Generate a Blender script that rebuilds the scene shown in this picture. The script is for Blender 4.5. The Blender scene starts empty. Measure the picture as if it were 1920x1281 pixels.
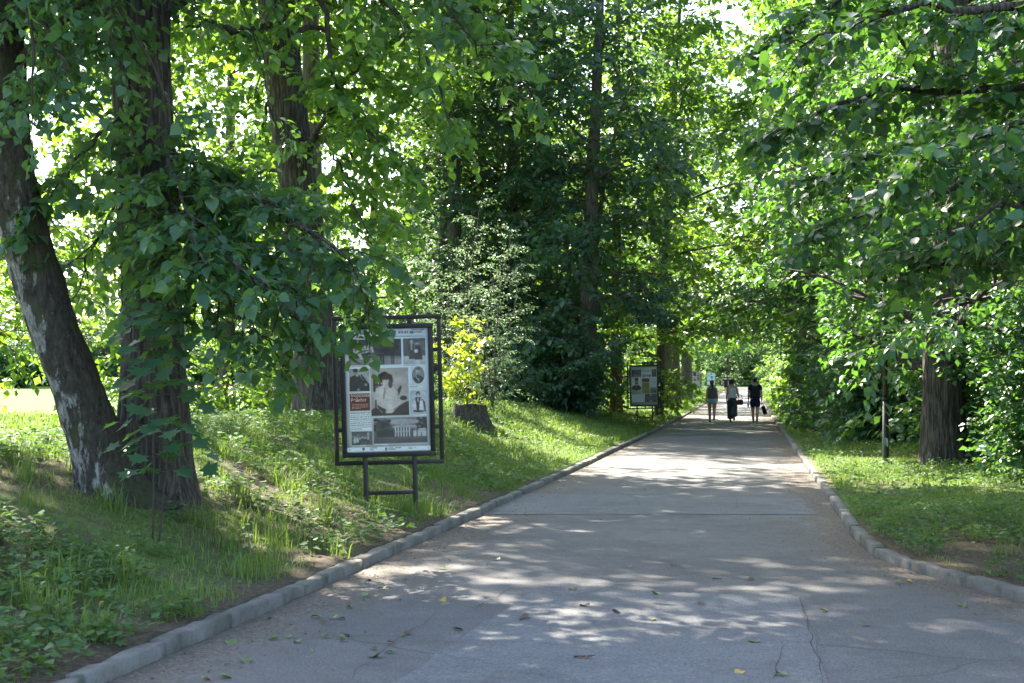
import bpy, math, random
import numpy as np
from mathutils import Vector, Matrix

# ------------------------------------------------------------------ camera, sky, sun, exposure
SC = bpy.context.scene
COL = SC.collection
CAM_H, FPX, YAW, PITCH = 1.62, 2667.0, math.radians(9.47), math.atan(74.5 / 2667.0)
cd = bpy.data.cameras.new('camera'); cam = bpy.data.objects.new('camera', cd); COL.objects.link(cam)
cam.location = (0, 0, CAM_H); cam.rotation_euler = (math.pi / 2 + PITCH, 0, YAW)
cd.sensor_width = 36.0; cd.lens = 36.0 * FPX / 1920.0; cd.clip_start = 0.1; cd.clip_end = 3000
cd.dof.use_dof = True; cd.dof.focus_distance = 18.0; cd.dof.aperture_fstop = 5.6
SC.camera = cam

SUN_EL, SUN_AZ = math.radians(47), math.radians(-38)       # azimuth from +Y towards +X
W = bpy.data.worlds.new('World'); SC.world = W; W.use_nodes = True
nt = W.node_tree; bg = nt.nodes['Background']
sky = nt.nodes.new('ShaderNodeTexSky'); sky.sky_type = 'NISHITA'; sky.sun_disc = False
sky.sun_elevation = SUN_EL; sky.sun_rotation = SUN_AZ
sky.air_density = 1.0; sky.dust_density = 2.0; sky.ozone_density = 1.0
nt.links.new(sky.outputs[0], bg.inputs[0]); bg.inputs[1].default_value = 0.11

sl = bpy.data.lights.new('sun', 'SUN'); sl.energy = 5.0; sl.angle = math.radians(0.53); sl.color = (1.0, 0.93, 0.80)
sun = bpy.data.objects.new('sun', sl); COL.objects.link(sun)
TO_SUN = Vector((math.sin(SUN_AZ) * math.cos(SUN_EL), math.cos(SUN_AZ) * math.cos(SUN_EL), math.sin(SUN_EL)))
sun.rotation_euler = TO_SUN.to_track_quat('Z', 'Y').to_euler(); sun.location = (-20, 30, 40)

vs = SC.view_settings; vs.view_transform = 'Standard'; vs.look = 'None'; vs.exposure = 2.68; vs.gamma = 1.0
vs.use_curve_mapping = False
cy = SC.cycles; cy.max_bounces = 8; cy.diffuse_bounces = 4; cy.glossy_bounces = 2; cy.transmission_bounces = 5
cy.transparent_max_bounces = 4; cy.sample_clamp_indirect = 6.0; cy.caustics_reflective = False; cy.caustics_refractive = False
cy.use_denoising = True

# ------------------------------------------------------------------ helpers: numbers
ca, sa = math.cos(math.pi / 2 + PITCH), math.sin(math.pi / 2 + PITCH)
RX = np.array([[1, 0, 0], [0, ca, -sa], [0, sa, ca]])
RZ = np.array([[math.cos(YAW), -math.sin(YAW), 0], [math.sin(YAW), math.cos(YAW), 0], [0, 0, 1]])
CR = RZ @ RX
CP = np.array([0, 0, CAM_H])
def at(px, py, Z):                       # survey: the place seen at a photo pixel, Z metres deep
    return CP + CR @ np.array([(px - 960) / FPX * Z, (640.5 - py) / FPX * Z, -Z])
def project(p):                          # (N,3) -> px, py, depth
    q = (np.asarray(p) - CP) @ CR
    Z = np.maximum(-q[..., 2], 1e-3)
    return 960 + q[..., 0] / Z * FPX, 640.5 - q[..., 1] / Z * FPX, -q[..., 2]
def sstep(a, b, x):
    t = np.clip((np.asarray(x, float) - a) / (b - a), 0, 1); return t * t * (3 - 2 * t)
def hash3(ix, iy, iz, seed):
    h = (ix.astype(np.int64) * 374761393 + iy.astype(np.int64) * 668265263 + iz.astype(np.int64) * 2147483647 + seed * 974634777) & 0xffffffff
    h = ((h ^ (h >> 13)) * 1274126177) & 0xffffffff
    h = (h ^ (h >> 16)) & 0xffffff
    return h / float(0xffffff)
def vnoise(x, y, z=0.0, seed=0):         # value noise 0..1
    x, y, z = np.broadcast_arrays(np.asarray(x, float), np.asarray(y, float), np.asarray(z, float))
    ix, iy, iz = np.floor(x), np.floor(y), np.floor(z)
    fx, fy, fz = x - ix, y - iy, z - iz
    fx, fy, fz = fx * fx * (3 - 2 * fx), fy * fy * (3 - 2 * fy), fz * fz * (3 - 2 * fz)
    ix, iy, iz = ix.astype(np.int64), iy.astype(np.int64), iz.astype(np.int64)
    r = 0
    for a in (0, 1):
        for b in (0, 1):
            for c in (0, 1):
                r = r + hash3(ix + a, iy + b, iz + c, seed) * (fx if a else 1 - fx) * (fy if b else 1 - fy) * (fz if c else 1 - fz)
    return r
def fbm(x, y, z=0.0, seed=0, oct=4):
    r, a, t = 0, 0.5, 0
    for o in range(oct):
        r = r + a * vnoise(np.asarray(x) * 2 ** o, np.asarray(y) * 2 ** o, np.asarray(z) * 2 ** o, seed + o * 7); t += a; a *= 0.5
    return r / t
def norm(v):
    return v / np.maximum(np.linalg.norm(v, axis=-1, keepdims=True), 1e-9)

# ------------------------------------------------------------------ the lie of the land
LY = [-30, 7.2, 9.8, 16.7, 27.8, 44.7, 69, 97, 300]; LX = [-3.62, -3.42, -3.34, -3.21, -3.08, -2.95, -2.92, -2.96, -3.0]
RY = [2, 4, 6, 7.5, 9, 10.2, 10.94, 11.77, 12.69, 13.52, 15.1, 17.8, 30, 60, 300]
RXX = [16, 9.5, 5.6, 4.0, 2.95, 2.28, 1.98, 1.64, 1.33, 1.13, 1.05, 1.05, 1.03, 0.98, 1.0]
def XL(y): return np.interp(y, LY, LX)
def XR(y): return np.interp(y, RY, RXX)
def PZ(y): return 0.6 * sstep(55, 220, y)
HY = [-20, 6, 9, 13, 18, 25, 32, 42, 52, 62, 90, 300]; HH = [0.5, 0.6, 0.7, 0.85, 0.9, 0.95, 1.0, 0.85, 0.4, 0.25, 0.22, 0.2]
def G(x, y):
    x, y = np.broadcast_arrays(np.asarray(x, float), np.asarray(y, float))
    dl, dr = XL(y) - x, x - XR(y)
    H = np.interp(y, HY, HH)
    left = 0.068 + H * sstep(-0.2, 4.2, dl) - (H + 0.05) * sstep(4.8, 11.0, dl) + 0.018 * np.clip(dl - 25, 0, 320)
    right = 0.075 + 0.28 * sstep(0.5, 9.0, dr) + 0.01 * np.clip(dr - 25, 0, 300)
    bump = (fbm(x * 0.9, y * 0.9, 0, 5) - 0.5) * 0.16 * sstep(0.3, 2.0, np.maximum(dl, dr))
    z = np.where(dl > 0, left, np.where(dr > 0, right, -0.07)) + np.where(np.maximum(dl, dr) > 0, bump, 0)
    return z + PZ(y)
def ground_at(px, py, zmax=400):         # where the sight line of a photo pixel meets the land
    d = CR @ np.array([(px - 960) / FPX, (640.5 - py) / FPX, -1.0])
    t = np.linspace(3, zmax, 8000); P = CP + t[:, None] * d
    below = P[:, 2] < G(P[:, 0], P[:, 1])
    i = int(np.argmax(below)); p = P[i]
    return np.array([p[0], p[1], float(G(p[0], p[1]))])
def on_ground(px, Z):                    # the ground point in pixel column px at depth Z
    p = at(px, 700, Z); return np.array([p[0], p[1], float(G(p[0], p[1]))])

# ------------------------------------------------------------------ helpers: objects
def make_mesh(name, verts, faces, mats, tint=None, smooth=False, mat_idx=None):
    """faces: list of (F,k) int arrays"""
    verts = np.asarray(verts, np.float32)
    me = bpy.data.meshes.new(name)
    fl = [np.asarray(f, np.int32) for f in faces if len(f)]
    loops = np.concatenate([f.ravel() for f in fl])
    tot = np.concatenate([np.full(len(f), f.shape[1], np.int32) for f in fl])
    st = np.concatenate([[0], np.cumsum(tot)[:-1]]).astype(np.int32)
    me.vertices.add(len(verts)); me.vertices.foreach_set('co', verts.ravel())
    me.loops.add(len(loops)); me.loops.foreach_set('vertex_index', loops)
    me.polygons.add(len(tot)); me.polygons.foreach_set('loop_start', st)
    me.polygons.foreach_set('loop_total', tot)
    if smooth: me.polygons.foreach_set('use_smooth', np.ones(len(tot), bool))
    if mat_idx is not None: me.polygons.foreach_set('material_index', np.asarray(mat_idx, np.int32))
    if tint is not None:
        a = me.attributes.new('tint', 'FLOAT', 'POINT'); a.data.foreach_set('value', np.asarray(tint, np.float32))
    for m in (mats if isinstance(mats, (list, tuple)) else [mats]): me.materials.append(m)
    me.update(calc_edges=True)
    return me
def obj(name, me, parent=None, loc=None):
    o = bpy.data.objects.new(name, me); COL.objects.link(o)
    if parent is not None: o.parent = parent
    if loc is not None: o.location = loc
    return o
def tag(o, label=None, cat=None, group=None, kind=None):
    for k, v in (('label', label), ('category', cat), ('group', group), ('kind', kind)):
        if v: o[k] = v
    return o
def thing(name, label, cat, loc=(0, 0, 0), rz=0, group=None):
    o = obj(name, None); o.location = loc; o.rotation_euler = (0, 0, rz); o.empty_display_size = 0.3
    return tag(o, label, cat, group)
def copy_tree(o, parent=None):
    c = o.copy(); COL.objects.link(c); c.parent = parent
    for ch in o.children: copy_tree(ch, c)
    return c

class MB:                                # collects shapes into one mesh
    def __init__(s): s.v, s.f3, s.f4, s.n = [], [], [], 0
    def add(s, v, q=None, t=None):
        v = np.asarray(v, float)
        if q is not None and len(q): s.f4.append(np.asarray(q) + s.n)
        if t is not None and len(t): s.f3.append(np.asarray(t) + s.n)
        s.v.append(v); s.n += len(v); return s
    def box(s, c, size, R=None, bev=0.0):
        hx, hy, hz = np.asarray(size) / 2.0
        b = min(bev, hx * .9, hy * .9, hz * .9)
        if b <= 0:
            v = np.array([[x * hx, y * hy, z * hz] for z in (-1, 1) for y in (-1, 1) for x in (-1, 1)])
            q = [[0, 2, 3, 1], [4, 5, 7, 6], [0, 1, 5, 4], [2, 6, 7, 3], [0, 4, 6, 2], [1, 3, 7, 5]]
            t = []
        else:
            v, ids = [], {}
            for sz in (-1, 1):
                for sy in (-1, 1):
                    for sx in (-1, 1):
                        for k in range(3):
                            p = [sx * (hx - (b if k != 0 else 0)), sy * (hy - (b if k != 1 else 0)), sz * (hz - (b if k != 2 else 0))]
                            ids[(sx, sy, sz, k)] = len(v); v.append(p)
            q, t = [], []
            for k in range(3):
                for sgn in (-1, 1):
                    a, c2 = [i for i in range(3) if i != k]
                    ring = []
                    for (u, w) in ((-1, -1), (1, -1), (1, 1), (-1, 1)):
                        sg = [0, 0, 0]; sg[k] = sgn; sg[a] = u; sg[c2] = w; ring.append(ids[(*sg, k)])
                    q.append(ring)
                for u in (-1, 1):
                    for w in (-1, 1):
                        a, c2 = [i for i in range(3) if i != k]
                        s0 = [0, 0, 0]; s1 = [0, 0, 0]
                        s0[a] = s1[a] = u; s0[c2] = s1[c2] = w; s0[k] = -1; s1[k] = 1
                        q.append([ids[(*s0, a)], ids[(*s1, a)], ids[(*s1, c2)], ids[(*s0, c2)]])
            for sz in (-1, 1):
                for sy in (-1, 1):
                    for sx in (-1, 1): t.append([ids[(sx, sy, sz, 0)], ids[(sx, sy, sz, 1)], ids[(sx, sy, sz, 2)]])
            v = np.array(v)
        if R is not None: v = v @ np.asarray(R).T
        return s.add(v + np.asarray(c), q, t)
    def tube(s, pts, rad, sides=8, cap=True, disp=None):
        v, q, t = tube(pts, rad, sides, cap, disp); return s.add(v, q, t)
    def ell(s, c, r, nu=12, nv=8, R=None):
        th = np.linspace(0, np.pi, nv + 1); ph = np.linspace(0, 2 * np.pi, nu, endpoint=False)
        T, P = np.meshgrid(th, ph, indexing='ij')
        v = np.stack([np.sin(T) * np.cos(P), np.sin(T) * np.sin(P), np.cos(T)], -1).reshape(-1, 3) * np.asarray(r)
        q = [[i * nu + j, (i + 1) * nu + j, (i + 1) * nu + (j + 1) % nu, i * nu + (j + 1) % nu] for i in range(nv) for j in range(nu)]
        if R is not None: v = v @ np.asarray(R).T
        return s.add(v + np.asarray(c), q)
    def mesh(s, name, mat, smooth=False):
        f = []
        if s.f4: f.append(np.concatenate(s.f4))
        if s.f3: f.append(np.concatenate(s.f3))
        return make_mesh(name, np.concatenate(s.v), f, mat, smooth=smooth)
    def build(s, name, mat, parent=None, smooth=False): return obj(name, s.mesh(name, mat, smooth), parent)

def frames(pts):
    pts = np.asarray(pts, float); n = len(pts)
    tan = np.zeros_like(pts); tan[1:-1] = pts[2:] - pts[:-2]; tan[0] = pts[1] - pts[0]; tan[-1] = pts[-1] - pts[-2]
    tan = norm(tan)
    ref = np.array([1.0, 0, 0]) if abs(tan[0, 0]) < 0.8 else np.array([0, 1.0, 0])
    U = np.zeros_like(pts); V = np.zeros_like(pts); u = ref
    for i in range(n):
        u = u - tan[i] * np.dot(u, tan[i]); u = u / max(np.linalg.norm(u), 1e-9)
        U[i] = u; V[i] = np.cross(tan[i], u)
    return tan, U, V
def tube(pts, rad, sides=8, cap=True, disp=None):
    pts = np.asarray(pts, float); rad = np.broadcast_to(np.asarray(rad, float), (len(pts),))
    tan, U, V = frames(pts); n = len(pts)
    a = np.linspace(0, 2 * np.pi, sides, endpoint=False)
    r = np.repeat(rad[:, None], sides, 1)
    if disp is not None:
        L = np.concatenate([[0], np.cumsum(np.linalg.norm(np.diff(pts, axis=0), axis=1))])
        r = disp(np.repeat(a[None], n, 0), np.repeat(L[:, None], sides, 1), r)
    v = pts[:, None] + r[..., None] * (np.cos(a)[None, :, None] * U[:, None] + np.sin(a)[None, :, None] * V[:, None])
    v = v.reshape(-1, 3)
    i = np.arange(n - 1)[:, None] * sides; j = np.arange(sides)[None]; k = (j + 1) % sides
    q = np.stack([i + j, i + k, i + sides + k, i + sides + j], -1).reshape(-1, 4)
    t = np.zeros((0, 3), int)
    if cap:
        v = np.concatenate([v, pts[-1:] + tan[-1:] * rad[-1] * 0.3, pts[:1]])
        e = len(v); o = (n - 1) * sides; jj = np.arange(sides); kk = (jj + 1) % sides
        t = np.concatenate([np.stack([o + jj, o + kk, np.full(sides, e - 2)], -1), np.stack([kk, jj, np.full(sides, e - 1)], -1)])
    return v, q, t
def spline(P, n):                        # Catmull-Rom through control rows
    P = np.asarray(P, float)
    if len(P) == 2: return P[0] + (P[1] - P[0]) * np.linspace(0, 1, n)[:, None]
    Q = np.vstack([2 * P[0] - P[1], P, 2 * P[-1] - P[-2]])
    out = []
    for u in np.linspace(0, len(P) - 1 - 1e-9, n):
        i = int(u); t = u - i; a, b, c, d = Q[i:i + 4]
        out.append(0.5 * (2 * b + (c - a) * t + (2 * a - 5 * b + 4 * c - d) * t * t + (3 * b - a - 3 * c + d) * t ** 3))
    return np.array(out)

# ------------------------------------------------------------------ materials
def mat(name):
    m = bpy.data.materials.new(name); m.use_nodes = True
    n = m.node_tree; p = n.nodes['Principled BSDF']; return m, n, p
def node(n, t, **k):
    x = n.nodes.new(t)
    for a, b in k.items(): setattr(x, a, b)
    return x
def ramp(n, fac, stops):
    r = node(n, 'ShaderNodeValToRGB'); e = r.color_ramp.elements
    while len(e) < len(stops): e.new(0.5)
    for x, (p, c) in zip(e, stops): x.position = p; x.color = (*c, 1)
    n.links.new(fac, r.inputs[0]); return r.outputs[0]
def noise(n, vec, scale, detail=4, rough=0.6):
    t = node(n, 'ShaderNodeTexNoise'); t.inputs['Scale'].default_value = scale; t.inputs['Detail'].default_value = detail
    t.inputs['Roughness'].default_value = rough
    if vec is not None: n.links.new(vec, t.inputs['Vector'])
    return t.outputs[0]
def mixc(n, fac, a, b, mode='MIX'):
    x = node(n, 'ShaderNodeMix', data_type='RGBA', blend_type=mode)
    for s, v in ((x.inputs[0], fac), (x.inputs[6], a), (x.inputs[7], b)):
        if hasattr(v, 'is_linked'): n.links.new(v, s)
        elif isinstance(v, (int, float)): s.default_value = v
        else: s.default_value = (*v, 1)
    return x.outputs[2]
def bump(n, p, h, strength, dist=0.02):
    b = node(n, 'ShaderNodeBump'); b.inputs['Strength'].default_value = strength; b.inputs['Distance'].default_value = dist
    n.links.new(h, b.inputs['Height']); n.links.new(b.outputs[0], p.inputs['Normal'])
def plain(name, col, rough=0.6, metal=0.0, var=0.25, scale=30, spec=0.5):
    m, n, p = mat(name); tc = node(n, 'ShaderNodeTexCoord')
    f = noise(n, tc.outputs['Object'], scale)
    c = ramp(n, f, [(0.3, tuple(x * (1 - var) for x in col)), (0.7, tuple(min(1, x * (1 + var)) for x in col))])
    n.links.new(c, p.inputs['Base Color']); p.inputs['Roughness'].default_value = rough; p.inputs['Metallic'].default_value = metal
    p.inputs['Specular IOR Level'].default_value = spec
    bump(n, p, f, 0.15, 0.005)
    return m
def leaf_mat(name, dark, light, trans, k=0.42, rough=0.42, spec=0.5):
    m, n, p = mat(name)
    a = node(n, 'ShaderNodeAttribute', attribute_name='tint')
    c = ramp(n, a.outputs['Fac'], [(0.0, dark), (1.0, light)])
    n.links.new(c, p.inputs['Base Color']); p.inputs['Roughness'].default_value = rough; p.inputs['Specular IOR Level'].default_value = spec
    tr = node(n, 'ShaderNodeBsdfTranslucent')
    c2 = ramp(n, a.outputs['Fac'], [(0.0, tuple(x * 0.75 for x in trans)), (1.0, trans)])
    n.links.new(c2, tr.inputs[0])
    mx = node(n, 'ShaderNodeMixShader'); mx.inputs[0].default_value = k
    n.links.new(p.outputs[0], mx.inputs[1]); n.links.new(tr.outputs[0], mx.inputs[2])
    n.links.new(mx.outputs[0], n.nodes['Material Output'].inputs[0])
    return m
def bark_mat(name, c0, c1, c2, moss=0.25, vscale=(9, 9, 1.6)):
    m, n, p = mat(name); tc = node(n, 'ShaderNodeTexCoord')
    mp = node(n, 'ShaderNodeMapping'); mp.inputs['Scale'].default_value = vscale; n.links.new(tc.outputs['Object'], mp.inputs[0])
    f = noise(n, mp.outputs[0], 2.2, 8, 0.65)
    c = ramp(n, f, [(0.32, c0), (0.5, c1), (0.72, c2)])
    g = noise(n, tc.outputs['Object'], 1.3, 5)
    mm = ramp(n, g, [(0.52, (0, 0, 0)), (0.68, (moss, moss, moss))])
    c = mixc(n, mm, c, (0.045, 0.06, 0.02))
    n.links.new(c, p.inputs['Base Color']); p.inputs['Roughness'].default_value = 0.9; p.inputs['Specular IOR Level'].default_value = 0.2
    bump(n, p, f, 0.9, 0.03); return m

M = {}
M['lime'] = leaf_mat('lime_leaf', (0.038, 0.098, 0.050), (0.075, 0.160, 0.072), (0.22, 0.42, 0.045))
M['lime2'] = leaf_mat('lime_leaf_fresh', (0.034, 0.092, 0.036), (0.070, 0.160, 0.045), (0.28, 0.48, 0.04), 0.46)
M['dark'] = leaf_mat('elm_leaf', (0.026, 0.066, 0.044), (0.052, 0.110, 0.070), (0.16, 0.32, 0.05), 0.34, 0.42, 0.5)
M['maple'] = leaf_mat('maple_leaf', (0.026, 0.078, 0.038), (0.052, 0.130, 0.052), (0.16, 0.37, 0.035), 0.34)
M['sapling'] = leaf_mat('sapling_leaf', (0.030, 0.090, 0.050), (0.050, 0.120, 0.060), (0.16, 0.34, 0.06), 0.35)
M['willow'] = leaf_mat('willow_leaf', (0.13, 0.20, 0.13), (0.21, 0.29, 0.19), (0.26, 0.40, 0.16), 0.38)
M['yellow'] = leaf_mat('yellow_green_leaf', (0.12, 0.20, 0.02), (0.24, 0.30, 0.03), (0.45, 0.55, 0.04), 0.48)
M['birchleaf'] = leaf_mat('birch_leaf', (0.038, 0.098, 0.052), (0.070, 0.150, 0.072), (0.20, 0.40, 0.05))
M['grass'] = leaf_mat('grass_blade', (0.055, 0.115, 0.022), (0.17, 0.24, 0.055), (0.28, 0.42, 0.06), 0.35, 0.5, 0.35)
M['weed'] = leaf_mat('weed_leaf', (0.050, 0.115, 0.040), (0.12, 0.20, 0.07), (0.20, 0.36, 0.05), 0.32, 0.65, 0.2)
M['litter'] = leaf_mat('dry_leaf', (0.10, 0.075, 0.05), (0.26, 0.22, 0.14), (0.2, 0.16, 0.08), 0.15, 0.8, 0.2)
M['fallen_green'] = leaf_mat('fallen_green_leaf', (0.09, 0.14, 0.05), (0.16, 0.22, 0.08), (0.2, 0.3, 0.06), 0.2)
M['fallen_yellow'] = leaf_mat('fallen_yellow_leaf', (0.45, 0.28, 0.04), (0.55, 0.36, 0.06), (0.4, 0.3, 0.05), 0.2)
M['bark_lime'] = bark_mat('lime_bark', (0.014, 0.012, 0.010), (0.060, 0.051, 0.044), (0.170, 0.150, 0.130), .25, (15, 15, 1.3))
M['bark_brown'] = bark_mat('pine_bark', (0.06, 0.035, 0.022), (0.17, 0.095, 0.055), (0.27, 0.16, 0.09), 0.05)
M['bark_grey'] = bark_mat('grey_bark', (0.04, 0.034, 0.028), (0.10, 0.085, 0.07), (0.18, 0.155, 0.13), 0.2)
M['twig'] = plain('twig_bark', (0.05, 0.04, 0.03), 0.85)
def birch_bark():
    m, n, p = mat('birch_bark'); tc = node(n, 'ShaderNodeTexCoord')
    mp = node(n, 'ShaderNodeMapping'); mp.inputs['Scale'].default_value = (5.0, 5.0, 2.0); n.links.new(tc.outputs['Object'], mp.inputs[0])
    f = noise(n, mp.outputs[0], 1.9, 7, 0.66)
    rough = ramp(n, noise(n, mp.outputs[0], 6, 6, 0.7), [(0.3, (0.016, 0.014, 0.012)), (0.7, (0.085, 0.075, 0.06))])
    white = ramp(n, noise(n, mp.outputs[0], 9, 5), [(0.35, (0.10, 0.097, 0.085)), (0.65, (0.31, 0.30, 0.27))])
    sx = node(n, 'ShaderNodeSeparateXYZ'); n.links.new(tc.outputs['Object'], sx.inputs[0])
    # the papery white bark survives on the outer side of the lean; the side over the trunk is dark, corky and mossy
    side = node(n, 'ShaderNodeAttribute', attribute_name='tint')
    ad = node(n, 'ShaderNodeMath', operation='MULTIPLY_ADD'); n.links.new(side.outputs['Fac'], ad.inputs[0]); ad.inputs[1].default_value = 0.24
    n.links.new(f, ad.inputs[2])
    k = ramp(n, ad.outputs[0], [(0.70, (0, 0, 0)), (0.755, (1, 1, 1))])
    c = mixc(n, k, rough, white)
    inv = node(n, 'ShaderNodeMath', operation='SUBTRACT'); inv.inputs[0].default_value = 1.0; n.links.new(k, inv.inputs[1])
    g = ramp(n, noise(n, tc.outputs['Object'], 3.5, 5), [(0.5, (0, 0, 0)), (0.66, (0.7, 0.7, 0.7))])
    g2 = mixc(n, 1.0, g, inv.outputs[0], 'MULTIPLY')
    c = mixc(n, g2, c, (0.045, 0.062, 0.018))
    n.links.new(c, p.inputs['Base Color']); p.inputs['Roughness'].default_value = 0.85; p.inputs['Specular IOR Level'].default_value = 0.2
    bump(n, p, f, 0.9, 0.04); return m
M['birch'] = birch_bark()
M['metal'] = plain('brown_painted_steel', (0.028, 0.020, 0.017), 0.5, 0.0, 0.3, 12)
M['black'] = plain('black_painted_iron', (0.012, 0.012, 0.013), 0.45)
def asphalt(name, c0, c1, edge=True, old=1.0):
    m, n, p = mat(name); g = node(n, 'ShaderNodeNewGeometry'); P = g.outputs['Position']
    big = noise(n, P, 0.45, 5, 0.6); fine = noise(n, P, 60, 4, 0.75); mid = noise(n, P, 5, 5, 0.7)
    c = ramp(n, big, [(0.32, c0), (0.68, c1)])
    c = mixc(n, 0.85, c, ramp(n, fine, [(0.28, (0.16, 0.16, 0.16)), (0.52, (0.5, 0.5, 0.5)), (0.74, (0.9, 0.89, 0.87))]), 'OVERLAY')
    st = ramp(n, noise(n, P, 1.3, 7, 0.75), [(0.50, (0, 0, 0)), (0.70, (0.55, 0.55, 0.55))])
    c = mixc(n, st, c, (0.062, 0.058, 0.054))
    c = mixc(n, 0.35, c, ramp(n, mid, [(0.3, (0.35, 0.34, 0.33)), (0.7, (0.62, 0.62, 0.62))]), 'OVERLAY')
    # cracks
    nz = node(n, 'ShaderNodeTexNoise'); nz.inputs['Scale'].default_value = 1.7; n.links.new(P, nz.inputs['Vector'])
    mp = node(n, 'ShaderNodeVectorMath', operation='MULTIPLY_ADD'); n.links.new(nz.outputs['Color'], mp.inputs[0]); mp.inputs[1].default_value = (0.35, 0.35, 0.0); n.links.new(P, mp.inputs[2])
    vo = node(n, 'ShaderNodeTexVoronoi', feature='DISTANCE_TO_EDGE'); vo.inputs['Scale'].default_value = 0.42; n.links.new(mp.outputs[0], vo.inputs['Vector'])
    cr = ramp(n, vo.outputs['Distance'], [(0.0, (1, 1, 1)), (0.0022, (1, 1, 1)), (0.0045, (0, 0, 0))])
    ms = ramp(n, noise(n, P, 0.33, 3), [(0.46, (0, 0, 0)), (0.56, (0.5 * old,) * 3)])
    crm = mixc(n, 1.0, cr, ms, 'MULTIPLY')
    c = mixc(n, crm, c, (0.022, 0.022, 0.022))
    if edge:   # dust, soil and crumbs gathered along both kerbs
        a = node(n, 'ShaderNodeAttribute', attribute_name='tint')
        dn = noise(n, P, 2.6, 6, 0.7)
        ad = node(n, 'ShaderNodeMath', operation='MULTIPLY_ADD'); n.links.new(a.outputs['Fac'], ad.inputs[0]); ad.inputs[1].default_value = 0.62
        n.links.new(dn, ad.inputs[2])
        dm = ramp(n, ad.outputs[0], [(0.56, (0, 0, 0)), (0.86, (0.9, 0.9, 0.9))])
        soil = ramp(n, noise(n, P, 26, 5, 0.75), [(0.3, (0.045, 0.036, 0.028)), (0.5, (0.13, 0.105, 0.085)), (0.72, (0.27, 0.23, 0.19))])
        c = mixc(n, dm, c, soil)
    n.links.new(c, p.inputs['Base Color']); p.inputs['Roughness'].default_value = 0.85; p.inputs['Specular IOR Level'].default_value = 0.35
    b = mixc(n, crm, fine, (0, 0, 0))
    bump(n, p, b, 0.9, 0.010); return m
M['asphalt'] = asphalt('asphalt', (0.112, 0.108, 0.107), (0.162, 0.157, 0.154))
M['patch'] = asphalt('asphalt_patch', (0.142, 0.140, 0.142), (0.174, 0.172, 0.173), False, 0.5)
M['patch_dark'] = asphalt('asphalt_patch_dark', (0.10, 0.098, 0.098), (0.13, 0.127, 0.126), False, 0.4)
def soil_mat():
    m, n, p = mat('woodland_ground'); g = node(n, 'ShaderNodeNewGeometry'); P = g.outputs['Position']
    f = noise(n, P, 1.1, 6, 0.65); h = noise(n, P, 22, 6, 0.75)
    soil = ramp(n, h, [(0.3, (0.035, 0.027, 0.02)), (0.52, (0.10, 0.078, 0.055)), (0.75, (0.20, 0.165, 0.12))])
    green = ramp(n, noise(n, P, 9, 6, 0.7), [(0.3, (0.040, 0.075, 0.018)), (0.55, (0.095, 0.150, 0.035)), (0.8, (0.19, 0.22, 0.07))])
    a = node(n, 'ShaderNodeAttribute', attribute_name='tint')
    ad = node(n, 'ShaderNodeMath', operation='ADD'); n.links.new(a.outputs['Fac'], ad.inputs[0]); n.links.new(f, ad.inputs[1])
    k = ramp(n, ad.outputs[0], [(0.45, (0, 0, 0)), (0.75, (1, 1, 1))])
    c = mixc(n, k, soil, green)
    n.links.new(c, p.inputs['Base Color']); p.inputs['Roughness'].default_value = 0.95; p.inputs['Specular IOR Level'].default_value = 0.15
    bump(n, p, h, 0.8, 0.03); return m
M['soil'] = soil_mat()
def concrete():
    m, n, p = mat('kerb_concrete'); g = node(n, 'ShaderNodeNewGeometry'); P = g.outputs['Position']
    oi = node(n, 'ShaderNodeObjectInfo')
    a = noise(n, P, 3, 6, 0.7); b = noise(n, P, 70, 4, 0.7)
    c = ramp(n, a, [(0.25, (0.085, 0.078, 0.066)), (0.5, (0.17, 0.16, 0.145)), (0.75, (0.27, 0.26, 0.245))])
    c = mixc(n, 0.5, c, ramp(n, b, [(0.3, (0.3, 0.3, 0.3)), (0.7, (0.66, 0.66, 0.66))]), 'OVERLAY')
    c = mixc(n, 0.5, c, ramp(n, oi.outputs['Random'], [(0, (0.36, 0.36, 0.36)), (1, (0.62, 0.62, 0.62))]), 'OVERLAY')
    mo = ramp(n, noise(n, P, 6, 5), [(0.50, (0, 0, 0)), (0.66, (0.75, 0.75, 0.75))])
    c = mixc(n, mo, c, (0.07, 0.075, 0.045))
    n.links.new(c, p.inputs['Base Color']); p.inputs['Roughness'].default_value = 0.9; p.inputs['Specular IOR Level'].default_value = 0.25
    bump(n, p, b, 0.5, 0.006); return m
M['concrete'] = concrete()
def attr_mat(name, rough=0.35):
    m, n, p = mat(name); a = node(n, 'ShaderNodeAttribute', attribute_name='ink')
    n.links.new(a.outputs['Color'], p.inputs['Base Color']); p.inputs['Roughness'].default_value = rough; return m
M['print'] = attr_mat('printed_photo')
M['board'] = plain('poster_board', (0.72, 0.78, 0.78), 0.35, 0, 0.05, 4)
M['ink'] = plain('black_ink', (0.03, 0.03, 0.035), 0.5)
M['ink_pink'] = plain('pale_ink', (0.72, 0.50, 0.42), 0.5)

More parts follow.
